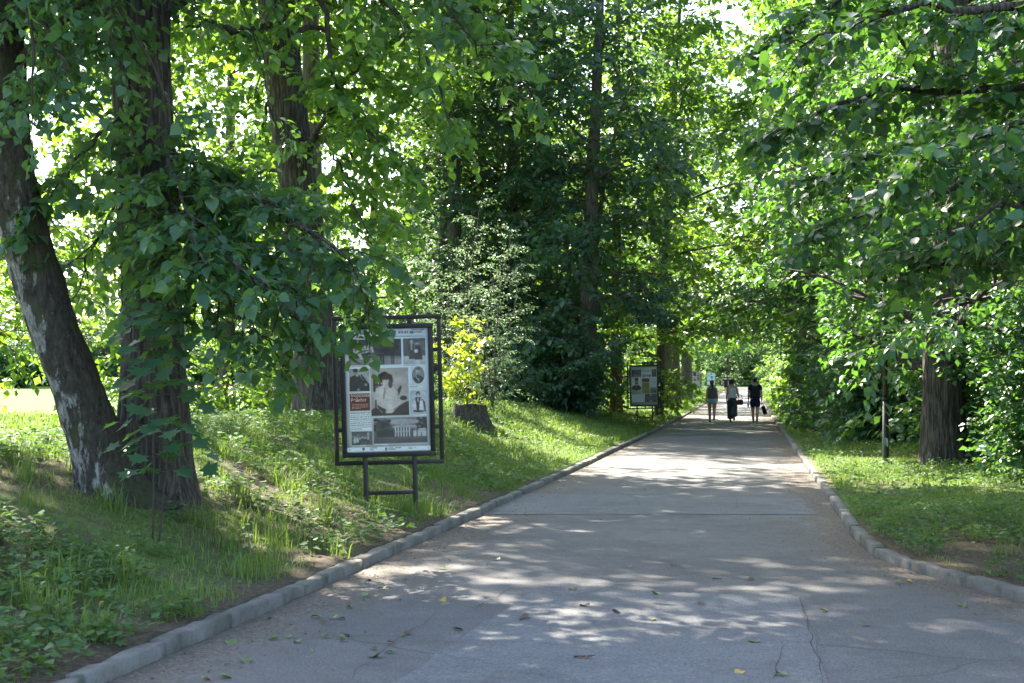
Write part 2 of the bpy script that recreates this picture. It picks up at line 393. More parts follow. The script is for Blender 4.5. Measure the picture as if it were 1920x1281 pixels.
# ------------------------------------------------------------------ the land
def axis(parts):
    out = []
    for a, b, s in parts: out += list(np.arange(a, b, s))
    return np.array(out + [parts[-1][1]])
ys = axis([(-60, 0, 6), (0, 5, .5), (5, 30, .25), (30, 70, .6), (70, 140, 2), (140, 300, 8), (300, 900, 50)])
us = axis([(0.0, 0.3, .1), (.3, 9, .25), (9, 26, 1), (26, 90, 4), (90, 400, 25), (400, 900, 100)])
rows = []
for side in (-1, 1):
    X = (XL(ys)[:, None] - 0.12 - us[None]) if side < 0 else (XR(ys)[:, None] + 0.12 + us[None])
    Y = np.repeat(ys[:, None], len(us), 1)
    rows.append((X[:, ::-1], Y) if side < 0 else (X, Y))
X = np.concatenate([rows[0][0], rows[1][0]], 1); Y = np.concatenate([rows[0][1], rows[1][1]], 1)
Zg = G(X, Y)
nl = len(us)
V = np.stack([X, Y, Zg], -1); nr, nc = X.shape
mid = V[:, nl - 1:nl + 1].copy(); mid[..., 2] = (PZ(ys) - 0.16)[:, None]
V = np.concatenate([V[:, :nl], mid, V[:, nl:]], 1); nc += 2
i = np.arange(nr - 1)[:, None] * nc; j = np.arange(nc - 1)[None]
Q = np.stack([i + j, i + j + 1, i + nc + j + 1, i + nc + j], -1).reshape(-1, 4)
def greenness(x, y):                     # where grass grows well and where the soil lies bare
    dl, dr = XL(y) - x, x - XR(y)
    g = (fbm(x * 0.55, y * 0.55, 0, 11) - 0.5) * 1.0
    g = g + np.where(dl > 0, 0.04 + 0.30 * sstep(16, 24, y) - 0.38 * np.exp(-(dl / 0.5) ** 2) * sstep(22, 14, y) + 0.4 * sstep(10, 20, dl), 0)
    g = g + np.where(dr > 0, 0.20 - 0.42 * np.exp(-(((y - 14.0) / 2.5) ** 2 + ((x - 3.4) / 2.0) ** 2)) - 0.15 * sstep(3, 7, dr) + 0.1 * sstep(25, 40, y), 0)
    return g
tv = greenness(V[..., 0], V[..., 1]).ravel()
land = obj('ground', make_mesh('ground', V.reshape(-1, 3), [Q], M['soil'], tint=tv, smooth=True)); tag(land, kind='structure')

# ------------------------------------------------------------------ the path
py_ = axis([(-12, 5, .5), (5, 30, .25), (30, 80, .8), (80, 262, 3)])
tt = np.concatenate([np.linspace(0, .12, 7)[:-1], np.linspace(.12, .88, 14), np.linspace(.88, 1, 7)[1:]])
a, b = XL(py_), np.where(py_ < 2, 16, XR(py_))
PX = a[:, None] + (b - a)[:, None] * tt[None]; PY = np.repeat(py_[:, None], len(tt), 1)
PZz = PZ(PY) + (fbm(PX * .8, PY * .5, 0, 3) - 0.5) * 0.02
dd = np.minimum(PX - a[:, None], b[:, None] - PX)
i = np.arange(len(py_) - 1)[:, None] * len(tt); j = np.arange(len(tt) - 1)[None]
Q = np.stack([i + j, i + j + 1, i + len(tt) + j + 1, i + len(tt) + j], -1).reshape(-1, 4)
path = obj('path', make_mesh('path', np.stack([PX, PY, PZz], -1).reshape(-1, 3), [Q], M['asphalt'], tint=np.exp(-dd / 0.42).ravel(), smooth=True))
tag(path, kind='structure')
def path_z(x, y): return PZ(y) + (fbm(np.asarray(x) * .8, np.asarray(y) * .5, 0, 3) - 0.5) * 0.02
def sheet(name, corners, m, dz, n=16, rag=0.05, seed=1):
    c = np.asarray(corners, float); u = np.linspace(0, 1, n)
    U, Vv = np.meshgrid(u, u, indexing='ij')
    p = (1 - U)[..., None] * ((1 - Vv)[..., None] * c[0] + Vv[..., None] * c[3]) + U[..., None] * ((1 - Vv)[..., None] * c[1] + Vv[..., None] * c[2])
    e = ((U == 0) | (U == 1) | (Vv == 0) | (Vv == 1))
    jit = np.stack([vnoise(p[..., 0] * 3, p[..., 1] * 3, 0, seed) - .5, vnoise(p[..., 0] * 3, p[..., 1] * 3, 0, seed + 1) - .5], -1) * rag * 2
    p = p + jit * e[..., None]
    z = path_z(p[..., 0], p[..., 1]) + dz
    i = np.arange(n - 1)[:, None] * n; j = np.arange(n - 1)[None]
    q = np.stack([i + j, i + n + j, i + n + j + 1, i + j + 1], -1).reshape(-1, 4)
    o = obj(name, make_mesh(name, np.concatenate([p, z[..., None]], -1).reshape(-1, 3), [q], m, smooth=True), path)
    return o
def gp(px, py):
    d = CR @ np.array([(px - 960) / FPX, (640.5 - py) / FPX, -1.0]); t = -CAM_H / d[2]; return (CP + d * t)[:2]
sheet('asphalt_patch', [gp(560, 1400), gp(1590, 1400), gp(1500, 1121), gp(1010, 1103)], M['patch'], 0.006, 24, 0.03, 4)
sheet('asphalt_patch', [gp(760, 965), gp(1530, 965), gp(1505, 935), gp(940, 925)], M['patch'], 0.005, 16, 0.08, 9)
sheet('asphalt_patch', [gp(1160, 868), gp(1390, 872), gp(1385, 848), gp(1205, 846)], M['patch_dark'], 0.005, 12, 0.08, 12)

# joints and cracks that run across the old surface
def ribbon(name, pix, w, seed):
    r = np.random.default_rng(seed); P_ = np.array([gp(*q) for q in pix]); P_ = np.column_stack([P_, np.zeros(len(P_))])
    c = spline(P_, 60); c[:, :2] += (np.stack([vnoise(c[:, 0] * 4, c[:, 1] * 4, 0, seed), vnoise(c[:, 0] * 4, c[:, 1] * 4, 5, seed)], -1) - .5) * .05
    t = np.gradient(c, axis=0); n_ = norm(np.column_stack([-t[:, 1], t[:, 0], t[:, 2] * 0]))
    ww = .22 * w * (.3 + 1.1 * vnoise(np.arange(60) * .35, 0, 0, seed)) * np.minimum(1, np.minimum(np.arange(60), 59 - np.arange(60)) / 6 + .1)
    a_, b_ = c + n_ * ww[:, None], c - n_ * ww[:, None]
    for q in (a_, b_): q[:, 2] = path_z(q[:, 0], q[:, 1]) + .0095
    V_ = np.concatenate([a_, b_]); i_ = np.arange(59)
    obj(name, make_mesh(name, V_, [np.stack([i_, 60 + i_, 61 + i_, i_ + 1], -1)], M['crack']), path)
M['crack'] = plain('soil_in_joint', (.055, .050, .044), .95, 0, .5, 40, .1)
for k_, (pts_, w_) in enumerate([([(1500, 1121), (1518, 1180), (1545, 1290)], .010), ([(1010, 1103), (1250, 1110), (1500, 1121)], .010), ([(880, 1102), (800, 1165), (720, 1220), (640, 1290)], .010), ([(960, 1104), (905, 1135), (870, 1142)], .022),
        ([(770, 962), (1000, 957), (1250, 957), (1500, 963)], .010), ([(1340, 915), (1380, 935), (1378, 958)], .010), ([(1470, 1210), (1465, 1240), (1445, 1275)], .010), ([(1140, 1105), (1060, 1120), (1010, 1104)], .008), ([(1080, 925), (1180, 930), (1200, 955)], .009), ([(1250, 870), (1420, 874)], .010)]):
    ribbon('joint' if k_ in (0, 1, 4) else 'crack', pts_, w_, k_ + 5)

# kerbs: stones one metre long
krng = random.Random(4)
def kerb(name, fx, y0, y1, side, far):
    """side -1: stands left of the path"""
    root = obj(name, None); tag(root, kind='structure')
    yy = np.linspace(y0, far, 4000); xx = fx(yy); L = np.concatenate([[0], np.cumsum(np.hypot(np.diff(xx), np.diff(yy)))])
    mb_far = MB(); base = None; n = int(L[-1] / 1.0)
    for kx in range(n):
        s0, s1 = kx * 1.0, kx * 1.0 + 1.0
        p0 = np.array([np.interp(s0, L, xx), np.interp(s0, L, yy)]); p1 = np.array([np.interp(s1, L, xx), np.interp(s1, L, yy)])
        c = (p0 + p1) / 2; d = p1 - p0; ang = math.atan2(d[1], d[0])
        z = float(PZ(c[1])) + 0.005
        if c[1] < y1:
            if base is None:
                base = []
                for v in range(5):
                    mb = MB(); r = np.random.default_rng(v + 40)
                    xs = np.linspace(-.493, .493, 9)
                    prof = np.array([[-.06, -.16], [.06, -.16], [.06, .070], [.048, .085], [-.048, .085], [-.06, .070]])
                    vv = []
                    for q_, x_ in enumerate(xs):
                        w = prof.copy(); e_ = 1.0 if 0 < q_ < 8 else 0.0
                        chip = (r.random(4) ** 6) * 0.022
                        w[2:, 1] -= chip + (0 if e_ else 0.004); w[2, 0] -= chip[0] * .8; w[3, 0] -= chip[1]
                        vv.append(np.column_stack([np.full(6, x_), w]))
                    vv = np.array(vv); i_ = np.arange(8)[:, None] * 6; j_ = np.arange(6)[None]; k_ = (j_ + 1) % 6
                    qd = np.stack([i_ + j_, i_ + 6 + j_, i_ + 6 + k_, i_ + k_], -1).reshape(-1, 4)
                    V_ = np.concatenate([vv.reshape(-1, 3), [[-.493, 0, 0], [.493, 0, 0]]])
                    jj = np.arange(6); kk = (jj + 1) % 6
                    t_ = np.concatenate([np.stack([jj, kk, np.full(6, 54)], -1), np.stack([48 + kk, 48 + jj, np.full(6, 55)], -1)])
                    mb.add(V_, qd, t_); base.append(mb.mesh('kerb_stone', M['concrete']))
            o = obj('kerb_stone', base[krng.randrange(5)], root)
            off = side * 0.063 + krng.uniform(-.006, .006)
            nx, ny = d[1] / np.hypot(*d), -d[0] / np.hypot(*d)
            o.location = (c[0] + nx * off, c[1] + ny * off, z + krng.uniform(-.014, .006))
            flip = math.pi if side < 0 else 0
            o.rotation_euler = (krng.uniform(-.04, .04), krng.uniform(-.006, .006), ang + flip + krng.uniform(-.008, .008))
        else:
            R = np.array([[math.cos(ang), -math.sin(ang), 0], [math.sin(ang), math.cos(ang), 0], [0, 0, 1]])
            mb_far.box((c[0] + side * .063, c[1], z - .03), (.98, .12, .23), R, .012)
    f = mb_far.build('kerb_run', M['concrete'], root); f['kind'] = 'stuff'
    return root
kerb('left_kerb', XL, 3.0, 75, -1, 255)
kerb('right_kerb', XR, 6.0, 75, 1, 255)

# ------------------------------------------------------------------ leaves
def tmpl_heart():
    mids = [[0, 0, 0], [0, .34, -.02], [0, .70, -.05], [0, 1.08, -.14]]; side = [[.27, -.07, .04], [.50, .20, .08], [.43, .54, .05], [.17, .84, -.04]]
    v = np.array(mids + side + [[-x, y, z] for x, y, z in side], float)
    return v, np.array([[0, 4, 5, 1], [1, 5, 6, 2], [2, 6, 7, 3], [0, 1, 9, 8], [1, 2, 10, 9], [2, 3, 11, 10]]), None
def tmpl_simple(w=.36):
    v = np.array([[0, 0, 0], [w, .42, .07], [0, 1, -.08], [-w, .42, .07]], float)
    return v, None, np.array([[0, 1, 2], [0, 2, 3]])
def tmpl_maple():
    half = [(.10, -.03), (.42, -.08), (.30, .16), (.62, .34), (.34, .46), (.26, .66), (.11, .60), (0, 1.0)]
    out = [(-x, y) for x, y in half[:-1]][::-1]
    ring = half + out
    v = [[0, .28, -.03]] + [[x, y, .05 * abs(x) * 2 - .10 * y * y] for x, y in ring]
    n = len(ring)
    t = [[0, 1 + i, 1 + (i + 1) % n] for i in range(n)]
    return np.array(v, float), None, np.array(t)
TM = {'heart': tmpl_heart(), 'simple': tmpl_simple(), 'narrow': tmpl_simple(.2), 'maple': tmpl_maple()}

class Leaves:
    def __init__(s): s.p, s.d, s.n, s.s, s.t = [], [], [], [], []
    def add(s, p, d, n, size, t):
        s.p.append(p); s.d.append(d); s.n.append(n); s.s.append(size); s.t.append(t)
    def cat(s): return [np.concatenate(x) for x in (s.p, s.d, s.n, s.s, s.t)]
def basis(d, n):
    d = norm(d); n = n - d * (n * d).sum(-1, keepdims=True); n = norm(n); x = np.cross(d, n)
    return x, d, n
def leaf_mesh(name, arr, shape, m):
    p, d, n, s, t = arr
    v, q, tr = TM[shape]; x, y, z = basis(d, n); k = len(v)
    V = p[:, None] + s[:, None, None] * (v[None, :, :1] * x[:, None] + v[None, :, 1:2] * y[:, None] + v[None, :, 2:3] * z[:, None])
    off = (np.arange(len(p)) * k)[:, None, None]
    f = []
    if q is not None: f.append((q[None] + off).reshape(-1, q.shape[1]))
    if tr is not None: f.append((tr[None] + off).reshape(-1, 3))
    return make_mesh(name, V.reshape(-1, 3), f, m, tint=np.repeat(t, k))
LEAFCACHE = {}
def leaf_objects(parent, arr, shape, m, origin):
    """single leaves as objects; shared meshes in five tints"""
    p, d, n, s, t = arr; x, y, z = basis(d, n); v, q, tr = TM[shape]
    for i in range(len(p)):
        b = min(4, int(t[i] * 5)); key = (shape, m.name, b)
        if key not in LEAFCACHE:
            LEAFCACHE[key] = make_mesh('leaf', v, [f for f in (q, tr) if f is not None], m, tint=np.full(len(v), b / 5 + .1))
        o = obj('leaf', LEAFCACHE[key], parent)
        Rm = np.column_stack([x[i], y[i], z[i]]) * s[i]
        mm = np.eye(4); mm[:3, :3] = Rm; mm[:3, 3] = p[i] - origin
        o.matrix_local = Matrix(mm.tolist())

# ------------------------------------------------------------------ trees
UP = np.array([0, 0, 1.0])
def wander(p0, d0, L, n, rng, droop=0.0, wob=0.12, lift=0.0):
    pts = [np.asarray(p0, float)]; d = norm(np.asarray(d0, float)); st = L / n
    for i in range(n):
        d = norm(d + rng.normal(0, wob, 3) + UP * (lift - droop * (i + 1) / n) / n)
        pts.append(pts[-1] + d * st)
    return np.array(pts)
class Tree:
    def __init__(s, seed, keep=None): s.keep = keep; s.rng = np.random.default_rng(seed); s.br = MB(); s.lv = Leaves(); s.lv2 = Leaves(); s.limbs = []
    def cut(s, pts, r):
        if s.keep is None: return pts, r
        ok = s.keep(pts); bad = np.where(~ok)[0]
        if len(bad) == 0: return pts, r
        i = max(2, int(bad[0])); return pts[:i], np.concatenate([r[:i - 1], [.006]])
    def limb(s, pts, r0, r1=0.015, sides=6, n=None, crooked=0.0):
        pts = spline(pts, n or max(6, len(pts) * 3))
        if crooked: pts[1:] += s.rng.normal(0, crooked, (len(pts) - 1, 3))
        r = r0 + (r1 - r0) * np.linspace(0, 1, len(pts)) ** 0.8
        pts, r = s.cut(pts, r); s.br.tube(pts, r, sides); s.limbs.append((pts, r)); return pts
    def dress(s, sub_gap=0.5, sub_len=(0.5, 1.3), start=0.2, twig_gap=0.16, twig_len=0.4, leaf=0.1, per=7, droop=0.5, flat=0.35, wood=True, tw_wood=False, limbs=None, tint0=0.0, spread=1.0, fine=True):
        """secondary branches, twigs and leaves along every limb"""
        rng = s.rng; S, D, Ln = [], [], []
        for pts, r in (limbs if limbs is not None else s.limbs):
            seg = np.linalg.norm(np.diff(pts, axis=0), axis=1); L = np.concatenate([[0], np.cumsum(seg)]); tot = L[-1]
            ss = np.arange(tot * start, tot, sub_gap) + rng.uniform(-.3, .3) * sub_gap
            ss = np.concatenate([ss, [tot * .98]])
            for k, u in enumerate(ss):
                u = float(np.clip(u, 0, tot)); p = np.array([np.interp(u, L, pts[:, c]) for c in range(3)])
                i = min(len(pts) - 2, int(np.searchsorted(L, u))); i = max(0, i - 1) if i == len(pts) - 1 else i
                tan = norm(pts[i + 1] - pts[i])
                side = np.cross(tan, UP); side = norm(side) if np.linalg.norm(side) > .1 else norm(rng.normal(0, 1, 3))
                sg = 1 if k % 2 else -1
                f = 1 - 0.55 * u / tot
                l = rng.uniform(*sub_len) * f
                ang = rng.uniform(0.5, 1.2)
                d = tan * math.cos(ang) + side * sg * math.sin(ang) * spread + UP * rng.normal(0.05, 0.28)
                if k == len(ss) - 1: d = tan + rng.normal(0, .2, 3)
                sp = wander(p, d, l, 4, rng, droop)
                if s.keep is not None and not s.keep(sp).all():
                    l *= .45; sp = p + (sp - p) * .45
                    if not s.keep(sp).all(): continue
                if wood: s.br.tube(sp, np.linspace(min(.02, .006 + l * .008), .004, 5), 3, False)
                sl = np.concatenate([[0], np.cumsum(np.linalg.norm(np.diff(sp, axis=0), axis=1))])
                nt_ = max(2, int(l / twig_gap))
                for w in range(nt_ + 1):
                    q = l * (w + .6) / (nt_ + 1); c = np.array([np.interp(q, sl, sp[:, c]) for c in range(3)])
                    t2 = norm(sp[min(4, int(4 * q / l) + 1)] - sp[min(3, int(4 * q / l))])
                    sd = np.cross(t2, UP); sd = sd / max(np.linalg.norm(sd), .2)
                    g = 1 if w % 2 else -1
                    dd_ = norm(t2 * .7 + sd * g * rng.uniform(.5, 1.1) + UP * rng.normal(-.05, .3))
                    if w == nt_: dd_ = t2
                    S.append(c); D.append(dd_); Ln.append(twig_len * rng.uniform(.6, 1.3))
        if not S: return
        S, D, Ln = np.array(S), np.array(D), np.array(Ln); T = len(S)
        if tw_wood:
            e = S + D * Ln[:, None] - UP * (droop * .25 * Ln[:, None])
            for i in range(T): s.br.tube([S[i], e[i]], [.0035, .0018], 3, False)
        u = np.linspace(.12, 1.0, per)[None] + rng.uniform(-.05, .05, (T, per))
        P = S[:, None] + D[:, None] * (Ln[:, None] * u)[..., None]
        P[..., 2] -= droop * .25 * Ln[:, None] * u ** 2
        sd = np.cross(D, UP); sd = norm(sd + 1e-4)
        sg = np.where(np.arange(per) % 2 == 0, 1.0, -1.0)[None, :, None]
        ld = D[:, None] * .55 + sd[:, None] * sg * .75 - UP * rng.uniform(.0, .75 * (.4 + droop), (T, per, 1)) + rng.normal(0, .28, (T, per, 3))
        nn = UP + rng.normal(0, flat, (T, per, 3))
        sz = leaf * rng.uniform(.5, 1.3, (T, per))
        tn = np.clip(rng.normal(.45 + tint0, .22, (T, 1)) + rng.normal(0, .14, (T, per)), 0, 1)
        P = P + norm(ld) * 0.25 * leaf
        A_ = [P.reshape(-1, 3), ld.reshape(-1, 3), nn.reshape(-1, 3), sz.ravel(), tn.ravel()]
        if s.keep is not None: kk = s.keep(A_[0]); A_ = [a_[kk] for a_ in A_]
        (s.lv if fine else s.lv2).add(*A_)
    def crown_limbs(s, trunk, trad, h0, h1, n, lens, elev=(0.5, 0.1), droop=0.9, r=.06, wob=.1, az0=0.0, sec=0):
        """limbs round the trunk between heights h0..h1 (fractions); lens(f) gives their length"""
        rng = s.rng
        for k in range(n):
            f = h0 + (h1 - h0) * (k + rng.uniform(0, .8)) / n
            i = f * (len(trunk) - 1); a = int(i); b = min(a + 1, len(trunk) - 1); p = trunk[a] + (trunk[b] - trunk[a]) * (i - a)
            az = az0 + k * 2.39996 + rng.uniform(-.4, .4)
            el = elev[0] + (elev[1] - elev[0]) * (1 - f) + rng.uniform(-.15, .15)
            L = lens((f - h0) / max(1e-6, h1 - h0)) * rng.uniform(.75, 1.2)
            d = np.array([math.cos(az) * math.cos(el), math.sin(az) * math.cos(el), math.sin(el)])
            pts = wander(p, d, L, 7, rng, droop, wob)
            rr = np.linspace(r * (.5 + .5 * L / 5), .01, 8); pts, rr = s.cut(pts, rr); s.br.tube(pts, rr, 5, False); s.limbs.append((pts, rr))
            for q in range(sec):
                if len(pts) < 4: continue
                j = int(rng.integers(2, min(7, len(pts)))); t = norm(pts[j] - pts[j - 1]); a2 = rng.normal(0, 1, 3); a2 = norm(a2 - t * np.dot(a2, t))
                an = rng.uniform(.5, 1.15); l2 = L * rng.uniform(.28, .6) * (1.2 - j / 8)
                p2 = wander(pts[j], t * math.cos(an) + a2 * math.sin(an), l2 + .4, 5, rng, droop * .8, wob)
                r2 = np.linspace(rr[j] * .6, .006, 6); p2, r2 = s.cut(p2, r2); s.br.tube(p2, r2, 4, False); s.limbs.append((p2, r2))

def bark_disp(seed, amp=.03, nr=16, stretch=1.6, flare=.7, fl_h=.45, lobes=5):
    def f(a, L, r):
        ca_, sa_ = np.cos(a), np.sin(a)
        k = nr / 6.0
        w = fbm(ca_ * 1.2 + 5, sa_ * 1.2 + 5, L * .8, seed, 3) * 2.2
        n1 = vnoise(ca_ * k + w * .5, sa_ * k + w * .5, L * stretch, seed); n2 = vnoise(ca_ * k * 2.3, sa_ * k * 2.3, L * stretch * 2.2, seed + 3)
        rid = 1 - np.abs(2 * n1 - 1) * 1.0; rid2 = 1 - np.abs(2 * n2 - 1)
        low = (fbm(ca_ + 9, sa_ + 9, L * .35, seed + 9, 3) - .5)
        lob = .5 + .5 * np.cos(lobes * a + seed + .8 * np.sin(2 * a + seed))
        fl = flare * np.exp(-L / fl_h) * (.35 + .65 * lob)
        return r * (1 + low * .16 + fl) - amp * (rid * .7 + rid2 * .45) + amp * .6
    return f
def leaf_verts(arr, shape):
    p, d, n, s, t = arr
    v, q, tr = TM[shape]; x, y, z = basis(d, n); k = len(v)
    g_ = np.random.default_rng(len(p)); N = len(p)
    wx = g_.uniform(.78, 1.18, (N, 1, 1)); cz = g_.normal(1.3, 1.1, (N, 1, 1)); sk = g_.normal(0, .12, (N, 1, 1))
    V = p[:, None] + s[:, None, None] * ((v[None, :, :1] * wx + sk * v[None, :, 1:2] ** 2) * x[:, None] + v[None, :, 1:2] * y[:, None] + (v[None, :, 2:3] * cz) * z[:, None])
    off = (np.arange(len(p)) * k)[:, None, None]; f = []
    if q is not None: f.append((q[None] + off).reshape(-1, q.shape[1]))
    if tr is not None: f.append((tr[None] + off).reshape(-1, 3))
    return V.reshape(-1, 3), f, np.repeat(t, k)
def crown_mesh(sets, m):
    Vs, Fs, Ts, n = [], [], [], 0
    for arr, shape in sets:
        v, f, t = leaf_verts(arr, shape); Vs.append(v); Fs += [x + n for x in f]; Ts.append(t); n += len(v)
    return make_mesh('crown', np.concatenate(Vs), Fs, m, tint=np.concatenate(Ts))
def vis_wide(px, py, Z): return (px > -350) & (px < 2270) & (py > -200) & (py < 1400) & (Z > 1)   # leaves one may see get the full outline
def finish(root, tr, trunk_me, leafshape, leafmat, barkm, singles=0, origin=None, prune=None):
    t = obj('trunk', trunk_me, root)
    if tr.br.n: obj('branches', tr.br.mesh('branches', barkm, True), t)
    arr = tr.lv.cat()
    if prune is not None: k = prune(arr[0] + origin); arr = [a[k] for a in arr]
    sets = []
    if singles:
        px, py, Z = project(arr[0] + origin)
        vis = (px > 0) & (px < 1920) & (py > 0) & (py < 1281) & (Z > 2)
        score = np.where(vis, arr[3] / Z, 0); o = np.argsort(-score)[:singles]
        k = np.ones(len(Z), bool); k[o] = False
        near = vis_wide(px, py, Z)
        sets.append(([a[k & near] for a in arr], leafshape)); sets.append(([a[k & ~near] for a in arr], 'simple'))
        leaf_objects(root, [a[o] for a in arr], leafshape, leafmat, np.zeros(3))
    else:
        near = vis_wide(*project(arr[0] + origin)); sets.append(([a[near] for a in arr], leafshape)); sets.append(([a[~near] for a in arr], 'simple'))
    if tr.lv2.p:
        a2 = tr.lv2.cat()
        if prune is not None: k = prune(a2[0] + origin); a2 = [a[k] for a in a2]
        px, py, Z = project(a2[0] + origin); low_ = (py > -60) & (px > -60) & (px < 1980) & (Z > 1) & (Z < 20)
        a2[3] = np.where(low_, a2[3] * .5, a2[3])          # the lowest twigs of the high crown carry ordinary small leaves
        sets.append(([a[low_] for a in a2], leafshape)); sets.append(([a[~low_] for a in a2], 'simple'))
    cr = obj('crown', crown_mesh(sets, leafmat), root)
    if singles: cr['kind'] = 'stuff'
    return root
# boughs are kept clear of the walkers and of the boards: nothing hangs low over the path
def clear_path(p):
    x, y, z = p[:, 0], p[:, 1], p[:, 2] - PZ(p[:, 1])
    lim = np.where(y < 24, XL(y) + .7, np.where(y < 36, XL(y) - .2, np.where(y < 60, XL(y) - 2.0, XL(y) - 5.5)))
    return ~((x > lim) & (x < XR(y) + .35) & (z < 2.6 + .9 * sstep(10, 30, y)))
def keep_at(o, rz=0.0, sc=1.0):
    c_, s_ = math.cos(rz) * sc, math.sin(rz) * sc
    def f(p):
        q = np.stack([p[:, 0] * c_ - p[:, 1] * s_, p[:, 0] * s_ + p[:, 1] * c_, p[:, 2] * sc], -1) + np.asarray(o); return clear_path(q)
    return f
def trunk_mesh(pts, rad, sides, rings, m, disp=None, tint=None):
    p = spline(pts, rings); r = np.interp(np.linspace(0, 1, rings), np.linspace(0, 1, len(rad)), rad)
    v, q, t = tube(p, r, sides, True, disp)
    me = make_mesh('trunk', v, [q, t], m, smooth=True, tint=(tint(v) if tint else None)); return me, p, r

STEP = lambda *a: print('#', *a, flush=True)
def add_trees():
    # ---- the big lime beside the leaning birch
    B = on_ground(292, 13.4); o = B
    tr = Tree(3, keep_at(o))
    T = lambda px, py, Z: at(px, py, Z) - o
    top = T(262, 0, 13.5)
    tp = [np.array([0.02, 0, -.3]), np.array([0, 0, .3]), T(283, 600, 13.4), T(272, 300, 13.4), top, top + np.array([-.1, .2, 3.5]), top + np.array([.1, .3, 8.0]), top + np.array([.2, .4, 12.])]
    me, p, r = trunk_mesh(tp, [.37, .33, .285, .28, .27, .22, .13, .04], 120, 170, M['bark_lime'], bark_disp(2, .040, 34, 1.0, .55, .5, 4))
    # low, drooping limbs spread towards the path and the meadow
    low = [
        ([T(300, 330, 13.2), T(420, 350, 12.4), T(540, 410, 11.9), T(630, 470, 11.6), T(675, 530, 11.5), T(692, 600, 11.5)], .05),
        ([T(290, 430, 13.2), T(350, 440, 12.0), T(430, 480, 11.2), T(510, 540, 10.9), T(560, 600, 10.9)], .045),
        ([T(280, 320, 13.3), T(330, 380, 12.4), T(350, 460, 11.9), T(370, 560, 11.7)], .035),
        ([T(290, 330, 13.3), T(400, 345, 12.6), T(520, 390, 12.0), T(600, 450, 11.8), T(660, 510, 11.8)], .055),
        ([T(290, 400, 13.3), T(370, 420, 12.4), T(460, 490, 11.6), T(540, 550, 11.3), T(590, 610, 11.3)], .05),
        ([T(285, 300, 13.3), T(360, 300, 12.8), T(450, 360, 13.2), T(560, 430, 13.6), T(630, 500, 13.8)], .05),
        ([T(290, 440, 13.3), T(340, 480, 12.3), T(410, 560, 11.7), T(480, 620, 11.6), T(530, 690, 11.6)], .04),
        ([T(280, 250, 13.2), T(330, 330, 12.0), T(360, 430, 11.3), T(400, 520, 11.0)], .04),
        ([T(270, 300, 13.5), T(220, 380, 13.6), T(170, 480, 14.0), T(140, 560, 14.6)], .04),
        ([T(270, 200, 13.3), T(200, 240, 12.8), T(120, 330, 12.6), T(60, 420, 12.6)], .05),
        ([T(270, 60, 13.3), T(190, 80, 12.6), T(90, 150, 12.0), T(-10, 220, 11.6)], .06),
        ([T(265, 0, 13.5), T(230, 10, 14.6), T(150, 60, 15.6), T(90, 170, 16.2)], .05),
        # the long bough that hangs into the top of the view over the verge
        ([T(265, -330, 13.5), T(480, -300, 13.2), T(700, -120, 13.0), T(850, 20, 12.8), T(950, 120, 12.8), T(1000, 190, 12.8)], .09),
        ([T(700, -120, 13.0), T(780, -60, 12.4), T(860, 40, 12.0), T(900, 110, 12.0)], .04),
    ]
    for pts, rad in low: tr.limb(pts, rad * .55, .007, 6, 14, .02)
    lowl = list(tr.limbs)
    tr.dress(.19, (.35, .95), .10, .105, .28, .096, 7, .6, .40, True, True, lowl)
    tr.limbs = []
    tr.crown_limbs(p, r, .55, .99, 22, lambda f: 4.8 - 2.8 * f, (.75, .6), .4, .09, sec=4)
    tr.dress(.5, (.7, 1.5), .15, .27, .5, .22, 8, .5, .45, True, False, fine=False)
    root = thing('lime_tree', 'thick dark lime trunk with low drooping leafy boughs behind the leaning birch', 'tree', o)
    finish(root, tr, me, 'heart', M['lime'], M['bark_lime'], 300, o)
    # ---- the leaning birch
    B = on_ground(205, 12.9); o = B; T = lambda px, py, Z: at(px, py, Z) - o
    tp = [T(232, 985, 12.9), T(200, 890, 12.9), T(150, 740, 12.8), T(96, 600, 12.7), T(48, 440, 12.6), T(18, 300, 12.5), T(5, 120, 12.5), T(0, 0, 12.5), T(-10, -300, 12.6), T(0, -700, 12.8), T(40, -1200, 13.0), T(60, -1700, 13.2)]
    # outward side of the lean (towards the meadow, image left) keeps the pale bark
    lean = lambda v: sstep(-.25, .25, -((v - np.stack([np.interp(v[:, 2], [q[2] for q in tp], [q[c] for q in tp]) for c in range(3)], -1)) @ norm(CR[:, 0] - .25 * CR[:, 2])))
    me, p, r = trunk_mesh(tp, [.34, .265, .225, .22, .215, .21, .20, .19, .17, .14, .08, .03], 96, 200, M['birch'], bark_disp(5, .034, 18, 2.6, .6, .3, 4), lean)
    tr = Tree(9)
    tr.crown_limbs(p, r, .52, .99, 24, lambda f: 3.4 - 1.8 * f, (.7, .6), 1.2, .05, sec=3)
    tr.dress(.42, (.5, 1.2), .12, .22, .4, .16, 8, .8, .5, True, False, fine=False); tr.limbs = []
    low = [([T(5, 0, 12.5), T(60, 30, 11.8), T(110, 90, 11.4), T(130, 170, 11.2)], .03), ([T(0, -80, 12.5), T(40, -20, 11.6), T(60, 80, 11.3), T(60, 190, 11.2)], .03),
           ([T(0, -160, 12.5), T(110, -110, 12.0), T(190, -20, 11.7), T(215, 90, 11.6)], .03)]
    for pts, rad in low: tr.limb(pts, rad, .008, 5, 10, .02)
    tr.dress(.22, (.35, .8), .12, .12, .3, .075, 7, .9, .45, True, True)
    root = thing('birch_tree', 'old birch with peeling white and black mossy bark leaning sharply over', 'tree', o)
    finish(root, tr, me, 'heart', M['birchleaf'], M['twig'], 0, o)
    # ---- the tall lime by the meadow edge, behind the notice board
    B = on_ground(598, 26.0); o = B; T = lambda px, py, Z: at(px, py, Z) - o
